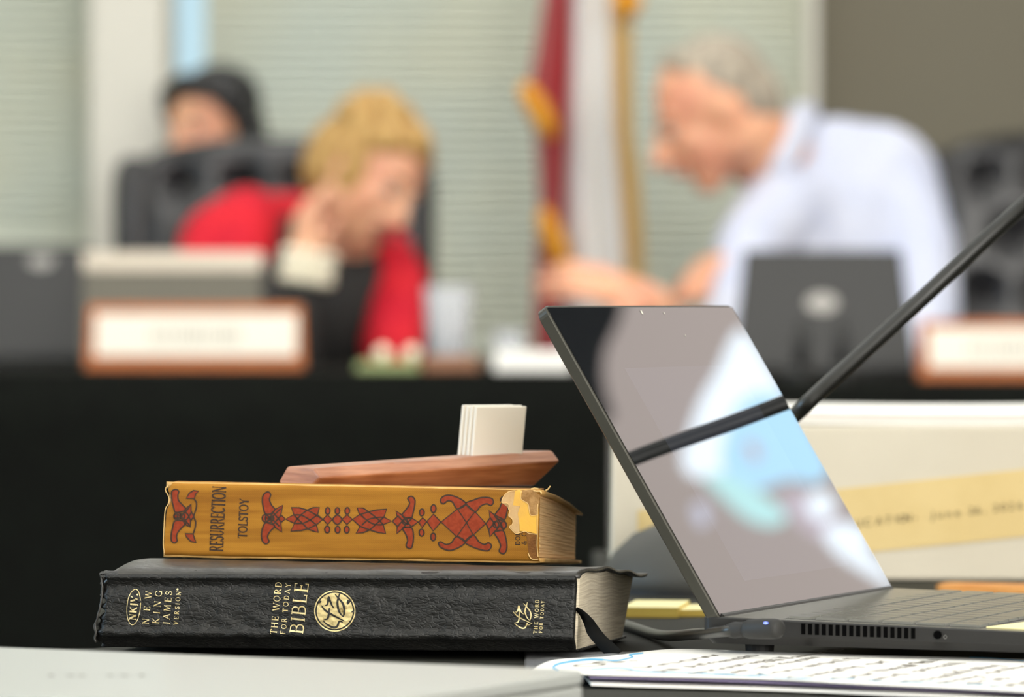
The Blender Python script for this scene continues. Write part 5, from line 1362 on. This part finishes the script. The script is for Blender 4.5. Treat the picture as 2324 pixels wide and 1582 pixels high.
tp = MB(); tp.chain([(hc + V((-.12, .06, -.28)), .07), (hc + V((.02, .06, -.24)), .09), (hc + V((.16, .06, -.28)), .07)]); tp.chain([(hc + V((.02, .06, -.32)), .12), (V((hc.x + .02, hc.y + .08, .58)), .14)])
for s in (-1, 1): tp.chain([(hc + V((.02 + s * .15, .06, -.28)), .065), (hc + V((.02 + s * .19, .02, -.52)), .05), (hc + V((.02 + s * .12, -.12, -.62)), .04)])
tp.chain([(V((hc.x + .02, hc.y + .06, .56)), .14), (V((hc.x + .02, hc.y + .06, .10)), .12)])
tp.build('jacket', M['blacktop'], p3, remesh=.012, smit=3)

# ============================================================ GLOWING PANEL ADDED FOR THE LAPTOP REFLECTIONS (right wall)
XW = X1 - .035
def refl(px, py):
    s_ = PPL(px, py, A, sn); r = ray(px, py).normalized(); r = r - sn * (2 * r.dot(sn)); t = (XW - s_.x) / r.x; return s_ + r * t
ps = thing('reflection_panel', 'glowing panel added out of view to make the reflections in the open laptop', 'glowing panel', (X1 - .03, 7.75, 2.15))
cen = refl(1600, 1000)
y0p, y1p, z0p, z1p = 6.85, 8.75, 2.15, 3.55
MB().box((XW + .008, (y0p + y1p) / 2, (z0p + z1p) / 2), (.012, y1p - y0p, z1p - z0p)).build('glow_field', M['glow_field'], ps)
fb = MB()
for cy, cz, sy, sz in (((y0p + y1p) / 2, z0p - .02, y1p - y0p + .08, .04), ((y0p + y1p) / 2, z1p + .03, y1p - y0p + .08, .06), (y0p - .02, (z0p + z1p) / 2, .04, z1p - z0p), (y1p + .02, (z0p + z1p) / 2, .04, z1p - z0p)): fb.box((XW + .005, cy, cz), (.04, sy, sz))
fb.build('frame', M['blackplastic'], ps)
def blob(name, pts, m, off, sm=True):  # glowing and dark shapes laid out to appear as reflections in the laptop
    q = spline2(pts, True, 6) if sm else [V(p) for p in pts]
    vs = [refl(p.x, p.y) + V((-off, 0, 0)) for p in q]
    MB().add(vs, [tuple(range(len(vs)))]).build(name, m, ps, fixn=False)
blob('reflection_dark_area', [(1150, 600), (1412, 600), (1412, 700), (1398, 745), (1374, 795), (1368, 850), (1378, 905), (1388, 950), (1330, 960), (1180, 900)], M['refldark'], .002)
blob('reflection_white_band', [(1674, 752), (1625, 850), (1592, 905), (1566, 975), (1546, 1040), (1562, 1078), (1610, 1088), (1660, 1060), (1670, 985), (1705, 920), (1790, 900), (1760, 860), (1720, 790)], M['reflwhite'], .002)
blob('reflection_blue_area', [(1690, 905), (1790, 900), (1830, 960), (1880, 1060), (1850, 1100), (1790, 1092), (1720, 1112), (1650, 1085), (1640, 1010)], M['reflblue'], .003)
blob('reflection_aqua_band', [(1598, 1086), (1650, 1080), (1700, 1105), (1755, 1145), (1785, 1178), (1750, 1198), (1695, 1182), (1640, 1135)], M['reflaqua'], .004)
blob('reflection_pink_patch', [(1688, 1012), (1712, 1010), (1726, 1040), (1708, 1052)], M['reflpink'], .005)
blob('reflection_pale_disc', circ(1862, 1150, 32, 14), M['reflwhite'], .003)
blob('reflection_pink_band', [(1770, 1130), (1850, 1120), (1900, 1170), (1960, 1230), (1930, 1260), (1850, 1220), (1800, 1180)], M['reflpink'], .0025)
blob('reflection_lower_band', [(1868, 1208), (1930, 1190), (1975, 1225), (1965, 1250), (2005, 1290), (2040, 1345), (1975, 1310), (1900, 1262)], M['reflwhite'], .004)
blob('reflection_small_spot', [(1572, 1150), (1596, 1148), (1608, 1180), (1592, 1200), (1576, 1180)], M['reflspot'], .003)
